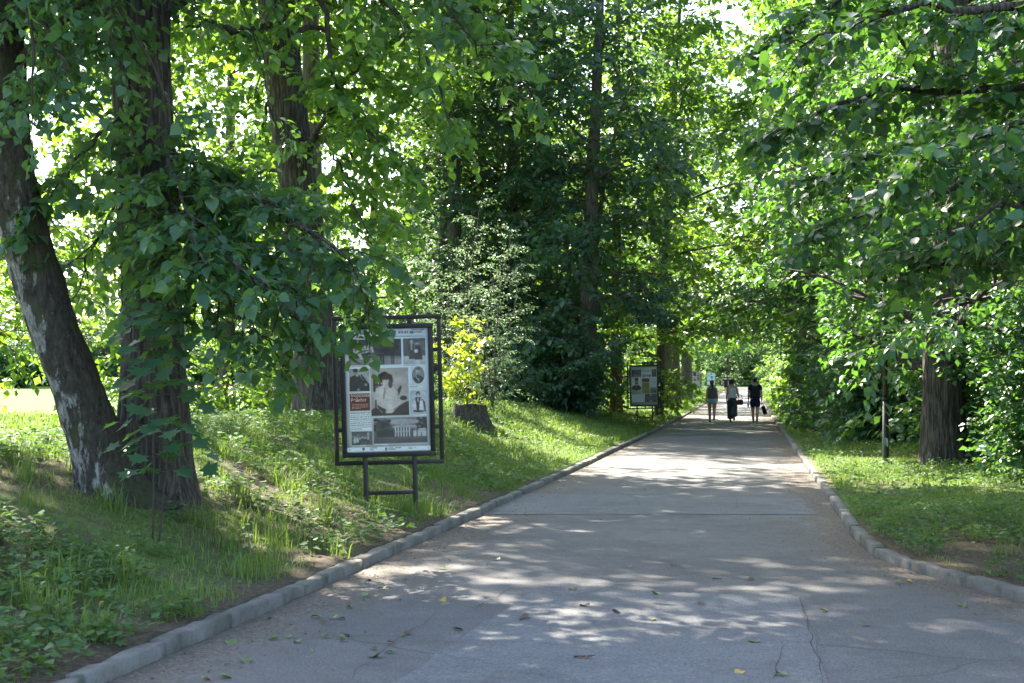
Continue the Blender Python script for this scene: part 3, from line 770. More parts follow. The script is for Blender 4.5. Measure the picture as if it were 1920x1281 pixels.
    tp = [np.array([.03, 0, -.3]), np.array([0, 0, .25]), T(588, 620, 26), T(566, 400, 26), T(540, 200, 26), T(518, 0, 26), T(505, -250, 26), T(500, -600, 26.2), T(510, -1000, 26.4), T(530, -1250, 26.5)]
    me, p, r = trunk_mesh(tp, [.46, .42, .37, .36, .35, .33, .28, .2, .1, .04], 80, 150, M['bark_lime'], bark_disp(8, .045, 34, 1.0, .5, .5, 5))
    tr = Tree(14, keep_at(o))
    lim = [
        ([T(530, 90, 26), T(480, 50, 25.2), T(440, 62, 24.6), T(400, 40, 24.0), T(330, 60, 23.6)], .16),
        ([T(562, 275, 26), T(590, 262, 25.4), T(608, 225, 25.0), T(640, 160, 24.5), T(700, 90, 24.0)], .10),
        ([T(520, -40, 26), T(600, 0, 25.0), T(615, 80, 24.6), T(640, 180, 24.3), T(700, 260, 24.0), T(760, 300, 24.0)], .07),
        ([T(515, -100, 26), T(640, -60, 25.0), T(740, 20, 24.6), T(810, 130, 24.4), T(840, 220, 24.3)], .08),
        ([T(610, 260, 25.0), T(640, 320, 24.6), T(670, 400, 24.4), T(700, 462, 24.4)], .025),
        ([T(515, -200, 26), T(420, -120, 26.5), T(360, 10, 27), T(340, 150, 27.4)], .07),
        ([T(530, 120, 26), T(500, 200, 27.4), T(470, 320, 28.4), T(440, 430, 29)], .05),
        ([T(540, 160, 26), T(620, 220, 27.4), T(680, 330, 28.5), T(730, 420, 29)], .06),
        ([T(550, 320, 26), T(480, 330, 27), T(400, 400, 28), T(350, 480, 28.5)], .05),
        ([T(530, 60, 26), T(620, 60, 27), T(720, 150, 28), T(800, 230, 28.5)], .07),
    ]
    for pts, rad in lim: tr.limb(pts, rad, .014, 7, 16, .03)
    tr.dress(.30, (.7, 1.9), .15, .18, .45, .15, 8, .6, .42, True, False)
    tr.limbs = []
    tr.crown_limbs(p, r, .54, .99, 30, lambda f: 5.8 - 3.0 * f, (.7, .35), .5, .1, sec=4)
    tr.dress(.52, (.8, 1.7), .15, .28, .5, .21, 8, .6, .45, True, False, fine=False)
    root = thing('lime_tree', 'tall furrowed lime trunk leaning slightly, rising behind the nearest notice board', 'tree', o)
    finish(root, tr, me, 'heart', M['lime2'], M['bark_lime'], 0, o)
    STEP('left trees')
    # ---- right: the oak-barked trunk by the lamp post
    B = on_ground(1768, 25.5); o = B; T = lambda px, py, Z: at(px, py, Z) - o
    tp = [np.array([0, 0, -.3]), np.array([0, 0, .25]), T(1768, 740, 25.5), T(1775, 600, 25.5), T(1790, 300, 25.5), T(1800, 0, 25.5), T(1800, -400, 25.6), T(1790, -800, 25.7), T(1780, -1050, 25.8)]
    me, p, r = trunk_mesh(tp, [.45, .41, .385, .38, .36, .32, .24, .12, .05], 88, 140, M['bark_lime'], bark_disp(18, .045, 30, 1.0, .42, .4, 6))
    tr = Tree(21, keep_at(o))
    tr.crown_limbs(p, r, .26, .99, 34, lambda f: 5.2 - 3.0 * f, (.7, .35), .8, .1, sec=4)
    tr.dress(.48, (.8, 1.7), .15, .24, .48, .155, 8, .7, .45, True, False)
    root = thing('lime_tree', 'broad deeply furrowed trunk standing beside the black lamp post', 'tree', o)
    finish(root, tr, me, 'simple', M['maple'], M['bark_lime'], 0, o)
    # ---- right: the near tree whose boughs hang into view; its trunk stands just outside the frame
    B = np.array([6.6, 13.5, 0.0]); B[2] = G(B[0], B[1]); o = B; T = lambda px, py, Z: at(px, py, Z) - o
    tp = [np.array([0, 0, -.3]), np.array([0, 0, .3]), np.array([-.1, 0, 3.]), np.array([-.3, .1, 6]), np.array([-.2, .3, 10]), np.array([0, .2, 14.])]
    me, p, r = trunk_mesh(tp, [.36, .33, .28, .24, .14, .04], 48, 80, M['bark_lime'], bark_disp(31, .028, 18, 1.2, .5, .4, 5))
    tr = Tree(33, keep_at(o))
    A = lambda f: p[int(f * (len(p) - 1))]
    lim = [
        ([A(.36), T(2200, 200, 12.6), T(1850, 160, 12.4), T(1620, 180, 12.6), T(1440, 260, 12.8)], .08),
        ([A(.40), T(2150, 60, 12.2), T(1880, 10, 11.6), T(1660, 30, 11.6), T(1500, 90, 11.8)], .08),
        ([A(.33), T(2200, 360, 12.8), T(1900, 330, 13.0), T(1680, 380, 13.2), T(1530, 440, 13.4)], .08),
        ([A(.30), T(2250, 450, 13.0), T(1980, 420, 13.2), T(1760, 470, 13.6), T(1600, 550, 14.0)], .07),
        ([A(.30), T(2200, 460, 12.0), T(1980, 430, 11.6), T(1800, 480, 11.6), T(1690, 550, 11.8)], .06),
        ([A(.44), T(2100, 120, 14.0), T(1850, 180, 15.0), T(1650, 280, 15.6), T(1500, 360, 16.0)], .07),
        ([A(.38), T(2150, 250, 14.4), T(1900, 320, 15.6), T(1740, 420, 16.4), T(1610, 500, 17.0)], .07),
        ([A(.47), T(2100, -80, 12.6), T(1850, -80, 12.6), T(1650, -40, 13.0), T(1480, 60, 13.4)], .07),
        ([A(.27), T(2250, 470, 13.0), T(2000, 460, 13.4), T(1780, 490, 13.8), T(1640, 540, 14.0)], .05),
        ([A(.29), T(2250, 400, 14.6), T(2000, 440, 15.6), T(1800, 490, 16.4), T(1680, 550, 17.0)], .05),
        ([A(.26), T(2250, 500, 11.8), T(2080, 380, 10.8), T(1920, 380, 10.4), T(1800, 440, 10.4)], .05),
        ([A(.32), T(2200, 300, 11.6), T(1980, 230, 10.6), T(1800, 260, 10.4), T(1680, 330, 10.6)], .05),
    ]
    for pts, rad in lim: tr.limb(pts, rad, .012, 6, 18, .03)
    tr.dress(.135, (.4, 1.15), .25, .10, .30, .098, 7, .65, .42, True, True)
    tr.limbs = []
    tr.crown_limbs(p, r, .50, .99, 24, lambda f: 4.8 - 2.6 * f, (.7, .4), .7, .08, sec=4)
    tr.dress(.55, (.8, 1.7), .15, .28, .5, .18, 8, .6, .45, True, False, fine=False)
    root = thing('lime_tree', 'leafy boughs of a lime hanging over the verge in the upper right corner', 'tree', o)
    finish(root, tr, me, 'heart', M['maple'], M['bark_lime'], 300, o)
    STEP('right trees')
add_trees()

# ---- trees of the middle distance and beyond, a few crowns shared between many
def park_tree(seed, H, R, h0, nl, leafm, leafs, sub=(.7, .5), bark='bark_grey', rad=.28, droop=.9, shape='simple', lean=(0, 0), fork=False, elev=(.6, .0), keep=None):
    tr = Tree(seed, keep); rng = tr.rng
    tp = [np.array([0, 0, -.3]), np.array([0, 0, .3]), np.array([lean[0] * .2, lean[1] * .2, H * .3]), np.array([lean[0] * .6, lean[1] * .6, H * .65]), np.array([lean[0], lean[1], H])]
    me, p, r = trunk_mesh(tp, [rad * 1.25, rad * 1.08, rad * .85, rad * .5, .04], 28, 60, M[bark], bark_disp(seed, .02, 12, 1.0, .5, .4, 5))
    tr.crown_limbs(p, r, h0, .99, nl, lambda f: R * (1.0 - .62 * f ** 1.5) * (.72 + .28 * min(1, f * 4)), elev, droop, .07, .12, 0, 4)
    if fork:
        q = p[int(.32 * len(p))]; pts = wander(q, (.26, .1, 1), H * .5, 8, rng, 0, .06, .3)
        rr = np.linspace(rad * .45, .02, 9); pts, rr = tr.cut(pts, rr); tr.br.tube(pts, rr, 7, False); tr.limbs.append((pts, rr))
        tr.crown_limbs(pts, rr, .3, .99, 8, lambda f: R * .6, elev, droop, .05, .12, 0, 2)
    tr.dress(sub[0], (.8, 1.8), .12, sub[1], .6, leafs, 8, .6, .5, True, False)
    return me, tr, M[leafm], M[bark], shape
class Proto:
    def __init__(s, *a, **k):
        me, tr, lm, bm, shape = park_tree(*a, **k); s.me = me
        s.br = tr.br.mesh('branches', bm, True); s.cr = leaf_mesh('crown', tr.lv.cat(), shape, lm)
    def place(s, name, label, cat, p, rz=0, sc=1.0, scz=None, group=None):
        t = thing(name, label, cat, tuple(p), rz, group); t.scale = (sc, sc, scz or sc)
        k = obj('trunk', s.me, t); obj('branches', s.br, k); obj('crown', s.cr, t); return t
class Bush:
    def __init__(s, seed, H, R, stems, leafm, leafs, shape='simple', sub=.35, per=6, droop=.7, bark='twig', tw=.22, narrow=.5, twl=.4, stem_r=.022):
        tr = Tree(seed); rng = tr.rng
        for k in range(stems):
            az = k * 2.4 + rng.uniform(-.4, .4); e = rng.uniform(.0, narrow); L = H * rng.uniform(.7, 1.1)
            p0 = np.array([math.cos(az), math.sin(az), 0]) * rng.uniform(.05, .25) * R * .5; p0[2] = -.1
            d = np.array([math.cos(az) * e * R / H * 2, math.sin(az) * e * R / H * 2, 1])
            pts = wander(p0, d, L, 8, rng, .5, .08); rr = np.linspace(stem_r, .006, 9)
            tr.br.tube(pts, rr, 5, False); tr.limbs.append((pts, rr))
        tr.dress(sub, (R * .35, R * .8), .06, tw, twl, leafs, per, droop, .5, True, False)
        s.br = tr.br.mesh('stems', M[bark], True); s.cr = leaf_mesh('foliage', tr.lv.cat(), shape, M[leafm])
    def place(s, name, label, p, rz=0, sc=1.0, scz=None, cat='shrub', group=None):
        t = thing(name, label, cat, tuple(p), rz, group); t.scale = (sc, sc, scz or sc)
        obj('stems', s.br, t); obj('foliage', s.cr, t); return t

def add_woods():
    rng = np.random.default_rng(77)
    dense2 = Proto(102, 19, 4.3, .06, 34, 'dark', .23, (.58, .32), 'bark_grey', .26, 1.2, 'simple', (-.5, .4), False, (.65, -.05))
    lime = Proto(103, 21, 5.4, .18, 30, 'lime2', .24, (.75, .38), 'bark_grey', .34, .8, 'simple', (.4, .6))
    lime_b = Proto(104, 20, 5.2, .12, 32, 'lime', .24, (.75, .38), 'bark_grey', .32, .9, 'simple', (-.6, .2), True)
    tall = Proto(105, 22, 4.4, .30, 26, 'lime2', .27, (.75, .38), 'bark_brown', .24, .8, 'simple', (.3, .3))
    high = Proto(107, 24, 5.6, .50, 26, 'lime2', .27, (.7, .38), 'bark_grey', .26, .5, 'simple', (.3, .2), False, (.8, .4))  # added shade trees
    low = Proto(106, 15, 5.0, .05, 32, 'maple', .21, (.6, .34), 'bark_grey', .2, 1.0, 'simple', (.2, .3), True, (.6, -.05))
    STEP('protos')
    def own(seed, spec, name, label, p, rz, sc):          # a tree of its own, pruned clear of the path
        a, k = spec; Proto(seed, *a, keep=keep_at(p, rz, sc), **k).place(name, label, 'tree', p, rz, sc)
    S_dense = ((20, 4.6, .06, 34, 'dark', .24, (.58, .32), 'bark_grey', .30, 1.1, 'simple', (.8, 0), True, (.7, -.05)), {})
    S_low = ((15, 5.0, .05, 32, 'maple', .21, (.62, .34), 'bark_grey', .2, 1.0, 'simple', (.2, .3), True, (.6, -.05)), {})
    S_lime = ((21, 5.4, .14, 30, 'lime2', .27, (.9, .42), 'bark_grey', .34, .8, 'simple', (.4, .6)), {})
    S_limb = ((20, 5.2, .10, 30, 'lime', .27, (.9, .42), 'bark_grey', .32, .9, 'simple', (-.6, .2), True), {})
    S_big = ((22, 8.0, .22, 34, 'lime2', .27, (.9, .42), 'bark_grey', .36, .8, 'simple', (-1.0, .6)), {})
    P = lambda px, Z: on_ground(px, Z)
    # the dark clump in the middle of the picture
    own(101, S_dense, 'elm_tree', 'dark dense tree with forked trunk nearest the second notice board', P(1098, 47), .3, 1.0)
    own(119, S_dense, 'elm_tree', 'dark leafy tree on the bank left of the forked one, behind the sapling', P(962, 50), 1.9, .96)
    dense2.place('elm_tree', 'dark tree at the left edge of the shaded clump behind the stump', 'tree', P(822, 49), 4.1, .86)
    dense2.place('elm_tree', 'dark tree of the shaded clump standing behind the silvery saplings', 'tree', P(895, 56), 2.7, 1.0)
    high.place('lime_tree', 'unseen tree added at the meadow edge to shade the near bank', 'tree', (-14.5, 19.0, float(G(-14.5, 19.0))), 1.0, 1.0)  # added out of view up-sun, so its crown shades the near left bank
    high.place('lime_tree', 'tall tree added at the left of the dark clump to shade the path', 'tree', (-9.9, 47.6, float(G(-9.9, 47.6))), 2.0, 1.05)  # added shade caster for the middle path, trunk tucked inside the clump
    lime.place('lime_tree', 'meadow tree seen between the two lime trunks', 'tree', P(425, 54), .7, .95)
    lime_b.place('lime_tree', 'meadow tree seen just left of the furrowed lime', 'tree', P(535, 62), 3.7, .95)
    high.place('lime_tree', 'tall tree added right behind the furrowed lime to shade the path', 'tree', P(588, 33), 3.0, 1.0)  # added to throw crown shade on the path; trunk hides behind the lime
    lime_b.place('lime_tree', 'unseen tree added beyond the upper right boughs to block sky light', 'tree', (11.5, 17.0, float(G(11.5, 17.0))), 4.0, .9)  # added outside the frame to keep sky light off the right-hand boughs
    own(120, S_dense, 'elm_tree', 'dark tree filling the middle of the shaded clump, farther back', P(1030, 58), 3.5, 1.02)
    tall.place('pine_tree', 'slim reddish brown trunk beyond the dark clump', 'tree', P(1155, 60), .5, 1.05)
    own(122, ((22, 7.5, .26, 32, 'lime2', .27, (.9, .42), 'bark_grey', .19, .8, 'simple', (1.2, .3)), {}), 'grey_tree', 'straight slim trunk rising right behind the second notice board', P(1236, 62), 0.0, 1.05)
    own(111, S_limb, 'lime_tree', 'thick dark trunk on the verge just past the second notice board', P(1250, 76), .9, 1.0)
    own(112, S_lime, 'lime_tree', 'sunlit tree whose bough arches high over the path', P(1262, 88), 1.2, 1.3)
    own(113, S_limb, 'lime_tree', 'grey forked trunk beside the third notice board', P(1287, 104), 2.2, 1.25)
    lime.place('lime_tree', 'sunlit pale green tree on the bank behind the dark clump', 'tree', P(905, 74), 4.0, 1.0)
    lime.place('lime_tree', 'bright green tree between meadow and dark clump', 'tree', P(690, 64), 5.1, .85)
    # right side of the alley
    own(114, S_low, 'maple_tree', 'low branching green tree on the verge opposite the second notice board', P(1590, 46), .4, .95)
    own(115, S_low, 'maple_tree', 'low branching tree crowding the verge beside the walkers', P(1530, 64), 2.4, 1.05)
    own(118, S_limb, 'lime_tree', 'tall green tree behind the lamp post', P(1660, 42), 1.3, .95)
    own(116, S_lime, 'lime_tree', 'tall tree leaning over the path from behind the verge maples', P(1512, 84), 3.3, 1.25)
    own(117, S_big, 'lime_tree', 'tall tree on the right whose crown closes over the alley', np.array([4.6, 71., float(G(4.6, 71.))]), 5.2, 1.2)
    own(121, S_big, 'lime_tree', 'tall tree on the right verge level with the walkers', np.array([4.6, 56., float(G(4.6, 56.))]), 1.0, 1.1)
    low.place('maple_tree', 'shady tree in the thicket behind the broad furrowed trunk', 'tree', P(1800, 36), 5.0, .9)
    lime_b.place('lime_tree', 'tall tree in the thicket at the right edge of view', 'tree', P(1930, 33), .2, .9)
    # farther rows, hard to tell one from another
    for k, y in enumerate(np.arange(118, 250, 15)):
        for s in (-1, 1):
            x = (-12.5 if s < 0 else 9.0) + rng.uniform(-1.0, 1.0)
            pr = (lime, lime, lime_b)[int(rng.integers(3))]
            p = (x, y + rng.uniform(-4, 4)); p = (p[0], p[1], float(G(*p)))
            pr.place('alley_tree', 'distant tree lining the %s side of the far alley' % ('left' if s < 0 else 'right'), 'tree', p, rng.uniform(0, 6), rng.uniform(1.05, 1.4), None, 'distant trees on the %s of the alley' % ('left' if s < 0 else 'right'))
    for k, (x, y) in enumerate([(-4, 262), (0, 268), (5, 262), (-9, 258), (10, 270), (2, 285), (-12, 280)]):
        low.place('end_tree', 'tree closing the view at the far end of the path', 'tree', (x, y, float(G(x, y))), k * 1.3, 1.1, None, 'trees at the far end of the path')
    for k, (x, y) in enumerate([(11, 74), (12, 50), (11, 95), (15, 120), (14, 32), (18, 66), (11, 150), (16, 90), (20, 45)]):
        (lime_b, low)[k % 2].place('wood_tree', 'tree in the wood right of the path behind the verge trees', 'tree', (x, y, float(G(x, y))), k * 2.1, 1.0, None, 'wood right of the path')
    for k, (x, y) in enumerate([(-15, 92), (-18, 120), (-17, 140), (-22, 100), (-16, 170), (-24, 150), (-16, 112), (-30, 130)]):
        (lime, lime_b)[k % 2].place('wood_tree', 'tree in the wood left of the far path behind the dark clump', 'tree', (x, y, float(G(x, y))), k * 1.7, 1.0, None, 'wood left of the far path')
    tall.place('lime_tree', 'meadow tree whose leaves fill the gap left of the leaning birch', 'tree', P(-70, 37), 2.2, .95)
    tall.place('lime_tree', 'meadow tree hidden behind the big lime trunk', 'tree', P(285, 46), 4.4, .95)
    # the far side of the meadow
    for k in range(16):
        px = -160 + k * 62 + rng.uniform(-15, 15); Z = 150 + 40 * rng.random()
        (lime, lime_b, low)[k % 3].place('meadow_tree', 'hazy tree along the far edge of the meadow', 'tree', P(px, Z), k * 1.1, rng.uniform(.8, 1.15), None, 'trees along the far meadow edge')
    # ---- shrubs
    hazel = Bush(201, 3.4, 2.0, 14, 'maple', .16, 'simple', .2, 8, .7, tw=.15)
    darkb = Bush(202, 3.2, 1.9, 14, 'dark', .16, 'simple', .2, 8, .8, tw=.15)
    for k, (px, Z, sc, lab) in enumerate([
        (990, 46, .7, 'dark shrub at the left foot of the forked tree'), (1060, 44, .85, 'dark shrub in front of the forked tree trunk'),
        (930, 49, .7, 'dark shrub behind the thin-stemmed sapling')]):
        darkb.place('shrub', lab, P(px, Z), k * 1.3, sc)
    for k, (px, Z, sc, lab) in enumerate([
        (1640, 40, .75, 'green shrub at the verge left of the lamp post'), (1610, 50, .8, 'green shrub on the verge beside the walkers'),
        (1650, 35, .8, 'shrub in the shade right behind the lamp post'), (1545, 66, .75, 'shrub farther up the right verge'),
        (1510, 88, .75, 'small far shrub on the right verge past the walkers'), (1945, 25, .75, 'shrub right of the broad furrowed trunk'),
        (1975, 21, .75, 'leafy shrub at the right edge above the bare soil'), (1700, 38, 1.0, 'shrub left behind the broad furrowed trunk'),
        (1830, 29, .9, 'shrub directly behind the broad furrowed trunk'), (1990, 26, 1.0, 'tall shrub at the far right edge'), (1610, 56, 1.1, 'tall shrub deep in the right thicket')]):
        (hazel, darkb)[k % 2 if Z > 30 else 0].place('shrub', lab, P(px, Z), k * 1.9, sc)
    for k, (px, Z) in enumerate([(1385, 266), (1400, 265), (1416, 266), (1372, 266)]):
        hazel.place('far_shrub', 'pale shrub at the far end of the path', P(px, Z), k, 1.1, None, 'shrub', 'shrubs at the far end of the path')
    for k in range(9):
        x_ = -14 + k * 3.4; (hazel, darkb)[k % 2].place('far_shrub', 'pale shrub at the far end of the path', (x_, 274., float(G(x_, 274.))), k, 2.6, None, 'shrub', 'shrubs at the far end of the path')
    for k, (px, Z) in enumerate([(700, 58), (655, 50), (760, 66), (820, 60)]):
        hazel.place('shrub', ['bright shrub behind the top of the nearest board', 'sunlit shrub left of the nearest board at the meadow edge', 'sunlit shrub beyond the stump', 'pale shrub just right behind the nearest board'][k], P(px, Z), k * 2, 1.1, 1.25)
    for k in range(22):
        px = -150 + k * 42 + rng.uniform(-15, 15)
        (hazel, darkb)[k % 2].place('meadow_shrub', 'hazy shrub along the far edge of the meadow', P(px, 135 + 25 * rng.random()), k * 1.1, rng.uniform(1.6, 2.4), None, 'shrub', 'shrubs along the far meadow edge')
    wil = Bush(205, 4.6, 1.7, 4, 'willow', .085, 'narrow', .20, 8, .9, 'bark_grey', .12, .45, .34, .03)
    wil.place('willow_sapling', 'silvery green sapling with thin pale stems behind the stump', P(915, 35), .4, .95, .86, 'sapling')
    wil.place('willow_sapling', 'taller silvery sapling just right of the nearest board', P(862, 37), 2.0, 1.0, 1.08, 'sapling')
    yel = Bush(206, 1.9, .9, 4, 'yellow', .17, 'maple', .25, 5, .6, 'twig', .2, .4, .35, .015)
    yel.place('maple_sapling', 'yellow green young maple right of the nearest board', P(872, 33), 1.0, .75, .95, 'sapling')
    thin = Bush(208, 2.6, 1.0, 2, 'lime2', .10, 'simple', .3, 5, .6, 'twig', .2, .4, .35, .014)
    thin.place('young_tree', 'thin young tree at the meadow edge left of the tall lime', P(440, 27), 0, .8, .8, 'sapling')
add_woods()
STEP('woods')

# ---- the maple seedling in front of the big lime: every leaf its own
def seedling():
    B = on_ground(288, 11.7); rng = np.random.default_rng(8)
    root = thing('maple_seedling', 'young maple with broad lobed leaves growing against the big lime trunk', 'sapling', B)
    T = lambda px, py, Z: at(px, py, Z) - B
    stems = [[np.array([0, 0, -.1]), T(290, 800, 11.7), T(287, 680, 11.65), T(292, 590, 11.6)], [np.array([.05, 0, -.1]), T(315, 850, 11.6), T(325, 790, 11.5)]]
    leaf = Leaves()
    for si, s in enumerate(stems):
        pts = spline(s, 16); mb = MB().tube(pts, np.linspace(.009, .003, 16), 6)
        for k, f in enumerate(np.linspace(.25 if si == 0 else .5, 1, 13 if si == 0 else 5)):
            p = pts[int(f * 15)]
            for g in range(5 if si == 0 else 3):
                az = k * 1.57 + g * 2.1 + rng.uniform(-.4, .4); L = rng.uniform(.12, .46) * (1.15 - .5 * f)
                e = p + np.array([math.cos(az) * L, math.sin(az) * L, .10 * L])
                mb.tube([p, e], [.0025, .0018], 3, False)
                d = np.array([[math.cos(az), math.sin(az), -.45]]); n = np.array([[-.25 * math.cos(az), -.25 * math.sin(az) - .25, 1]]) + rng.normal(0, .15, (1, 3))
                leaf.add(e[None], d, n, np.array([rng.uniform(.14, .21)]), np.array([rng.uniform(.2, .8)]))
        obj('stem', mb.mesh('stem', M['twig']), root)
    leaf_objects(root, leaf.cat(), 'maple', M['sapling'], np.zeros(3))
seedling()

# ---- stump on the bank
def stump():
    B = on_ground(882, 29.0)
    root = thing('tree_stump', 'grey weathered tree stump on the grassy bank', 'stump', B)
    pts = [np.array([0, 0, -.25]), np.array([0, 0, 0]), np.array([.0, 0, .25]), np.array([.0, .0, .46])]
    p = spline(pts, 30); v, q, t = tube(p, np.interp(np.linspace(0, 1, 30), [0, .4, .7, 1], [.5, .45, .40, .39]), 64, False, bark_disp(55, .035, 18, 1.5, .75, .22, 4))
    v[-64:, 2] += (vnoise(v[-64:, 0] * 5, v[-64:, 1] * 5, 0, 4) - .5) * .14
    root.scale = (.85, .85, .85); make = make_mesh('bark', v, [q], M['bark_lime'], smooth=True); obj('bark', make, root)
    ring = v[-64:]; c = ring.mean(0) - np.array([0, 0, .02])
    V_ = np.concatenate([ring, c + (ring - c) * .55 + np.array([0, 0, -.015]), [c]])
    a = np.arange(64); b = (a + 1) % 64
    obj('cut_top', make_mesh('cut_top', V_, [np.stack([a, b, 64 + b, 64 + a], -1), np.stack([64 + a, 64 + b, np.full(64, 128)], -1)], plain('cut_wood', (.24, .20, .15), .9, 0, .4, 14)), root)
stump()

# ------------------------------------------------------------------ grass, weeds, litter
def scatter(n, x0, x1, y0, y1, rng): return rng.uniform(x0, x1, n), rng.uniform(y0, y1, n)
def blades(x, y, z, h, w, rng, tint):
    n = len(x); az = rng.uniform(0, 2 * np.pi, n); lean = rng.uniform(.15, .9, n) * h
    dx, dy = np.cos(az), np.sin(az); fx, fy = -dy, dx
    b = np.stack([x, y, z - .01], -1); W_ = np.stack([fx, fy, 0 * fx], -1) * w[:, None]
    m_ = b + np.stack([dx * lean * .35, dy * lean * .35, h * .62], -1); t_ = b + np.stack([dx * lean, dy * lean, h * (1 - .25 * lean / h)], -1)
    V_ = np.stack([b - W_, b + W_, m_ + W_ * .75, m_ - W_ * .75, t_], 1)
    o = (np.arange(n) * 5)[:, None]
    return V_.reshape(-1, 3), o + np.array([[0, 1, 2, 3]]), o + np.array([[3, 2, 4]]), np.repeat(tint, 5)
def add_ground_cover():
    rng = np.random.default_rng(5)
    Vs, Qs, Ts, Ti, n = [], [], [], [], 0
    zones = [  # side, distance band, blades per m2, width, height, blade half width
        (-1, 5.5, 14, 520, 7.5, .095, .0042), (-1, 14, 24, 560, 9.5, .10, .0045), (-1, 24, 46, 230, 11, .12, .0085), (-1, 46, 80, 60, 13, .13, .016), (-1, 80, 160, 16, 12, .15, .035), (-2, 14, 60, 20, 42, .22, .020),
        (1, 8, 16, 420, 4.5, .075, .0040), (1, 16, 32, 380, 6, .08, .005), (1, 32, 60, 120, 6, .10, .010), (1, 60, 160, 30, 7, .13, .03)]
    for side, y0, y1, dens, wid, hh, bw in zones:
        N = int(dens * (y1 - y0) * wid); y = rng.uniform(y0, y1, N); u = rng.uniform(.10 if side > -2 else 8.5, wid, N)
        x = XL(y) - .1 - u if side < 0 else XR(y) + .1 + u
        px, py, Z = project(np.stack([x, y, G(x, y)], -1))
        g = greenness(x, y) + (vnoise(x * 3.1, y * 3.1, 0, 21) - .5) * .7
        keep = (g > rng.uniform(-.35, .25, N)) & (px > -260) & (px < 2180)
        x, y, g = x[keep], y[keep], g[keep]
        z = G(x, y); cl = vnoise(x * 1.6, y * 1.6, 0, 31)
        h = hh * rng.uniform(.45, 1.2, len(x)) * (.55 + 1.3 * np.clip(cl - .35, 0, 1) * 1.6)
        tint = np.clip(.25 + .5 * vnoise(x * .7, y * .7, 0, 41) + rng.normal(0, .16, len(x)), 0, 1)
        v, q, t, ti = blades(x, y, z, h, bw * rng.uniform(.7, 1.4, len(x)), rng, tint)
        Vs.append(v); Qs.append(q + n); Ts.append(t + n); Ti.append(ti); n += len(v)
    # tall tufts on the near bank
    for k in range(150):
        side = -1 if k < 105 else 1
        yy = rng.uniform(7, 22) if side < 0 else rng.uniform(11, 26); u = rng.uniform(.15, 5) if side < 0 else rng.uniform(.1, 2.6)
        xx = float(XL(yy) - .1 - u) if side < 0 else float(XR(yy) + .1 + u)
        m_ = int(rng.integers(25, 60)); x = xx + rng.normal(0, .07, m_); y = yy + rng.normal(0, .07, m_)
        h = rng.uniform(.12, .30, m_) * (1 if side < 0 else .7)
        v, q, t, ti = blades(x, y, G(x, y), h, rng.uniform(.0035, .006, m_), rng, np.clip(rng.normal(.45, .15, m_), 0, 1))
        Vs.append(v); Qs.append(q + n); Ts.append(t + n); Ti.append(ti); n += len(v)
    g = obj('grass', make_mesh('grass', np.concatenate(Vs), [np.concatenate(Qs), np.concatenate(Ts)], M['grass'], tint=np.concatenate(Ti)))
    tag(g, 'green grass growing on the verges and bank', 'grass', kind='stuff')
    # broad-leaved weeds
    lv = Leaves()
    for side, y0, y1, dens, wid, sz in [(-1, 5.5, 13, 190, 7, .058), (-1, 13, 24, 70, 8, .062), (1, 8, 18, 150, 5, .050), (1, 18, 36, 46, 6, .055), (-1, 24, 45, 10, 9, .07)]:
        N = int(dens * (y1 - y0) * wid); y = rng.uniform(y0, y1, N); u = rng.uniform(.08, wid, N)
        x = XL(y) - .1 - u if side < 0 else XR(y) + .1 + u
        k = vnoise(x * .8, y * .8, 0, 61) + (vnoise(x * 3, y * 3, 0, 62) - .5) * .6 > .36
        if side > 0: k &= greenness(x, y) > -.28
        x, y = x[k], y[k]; m_ = len(x)
        for r_ in range(3):                       # rosettes of three leaves
            az = rng.uniform(0, 6.283, m_); s = sz * rng.uniform(.7, 1.5, m_)
            hgt = rng.uniform(.02, .14, m_)
            p = np.stack([x + np.cos(az) * s * .4, y + np.sin(az) * s * .4, G(x, y) + hgt], -1)
            d = np.stack([np.cos(az), np.sin(az), rng.uniform(-.3, .5, m_)], -1)
            nn = UP + rng.normal(0, .35, (m_, 3))
            lv.add(p, d, nn, s, np.clip(rng.normal(.45, .22, m_), 0, 1))
    tag(obj('weeds', leaf_mesh('weeds', lv.cat(), 'simple', M['weed'])), 'low broad-leaved weeds among the grass', 'weeds', kind='stuff')
    # dead leaves and crumbs in the grass and along the kerbs
    lv = Leaves()
    def lit(x, y, z, s):
        m_ = len(x); az = rng.uniform(0, 6.283, m_); d = np.stack([np.cos(az), np.sin(az), rng.normal(0, .12, m_)], -1)
        lv.add(np.stack([x, y, z], -1), d, UP + rng.normal(0, .3, (m_, 3)), s, rng.random(m_))
    N = 5200; y = rng.uniform(6, 40, N); u = rng.uniform(.05, 7, N); sd = rng.random(N) < .6
    x = np.where(sd, XL(y) - .1 - u, XR(y) + .1 + u * .8); lit(x, y, G(x, y) + .02, rng.uniform(.02, .05, N))
    N = 9000; y = 6 + 60 * rng.random(N) ** 1.6; u = np.abs(rng.normal(0, .38, N)); sd = rng.random(N) < .6
    x = np.where(sd, XL(y) + .03 + u, XR(y) - .03 - u); x = np.clip(x, XL(y) + .02, XR(y) - .02)
    lit(x, y, path_z(x, y) + .006, rng.uniform(.006, .026, N))
    N = 1100; y = rng.uniform(6, 50, N); x = rng.uniform(0, 1, N); x = XL(y) + x * (XR(y) - XL(y)); lit(x, y, path_z(x, y) + .008, rng.uniform(.006, .022, N))
    tag(obj('leaf_litter', leaf_mesh('leaf_litter', lv.cat(), 'simple', M['litter'])), 'dry crumbs and dead leaves along the kerbs', 'leaf litter', kind='stuff')
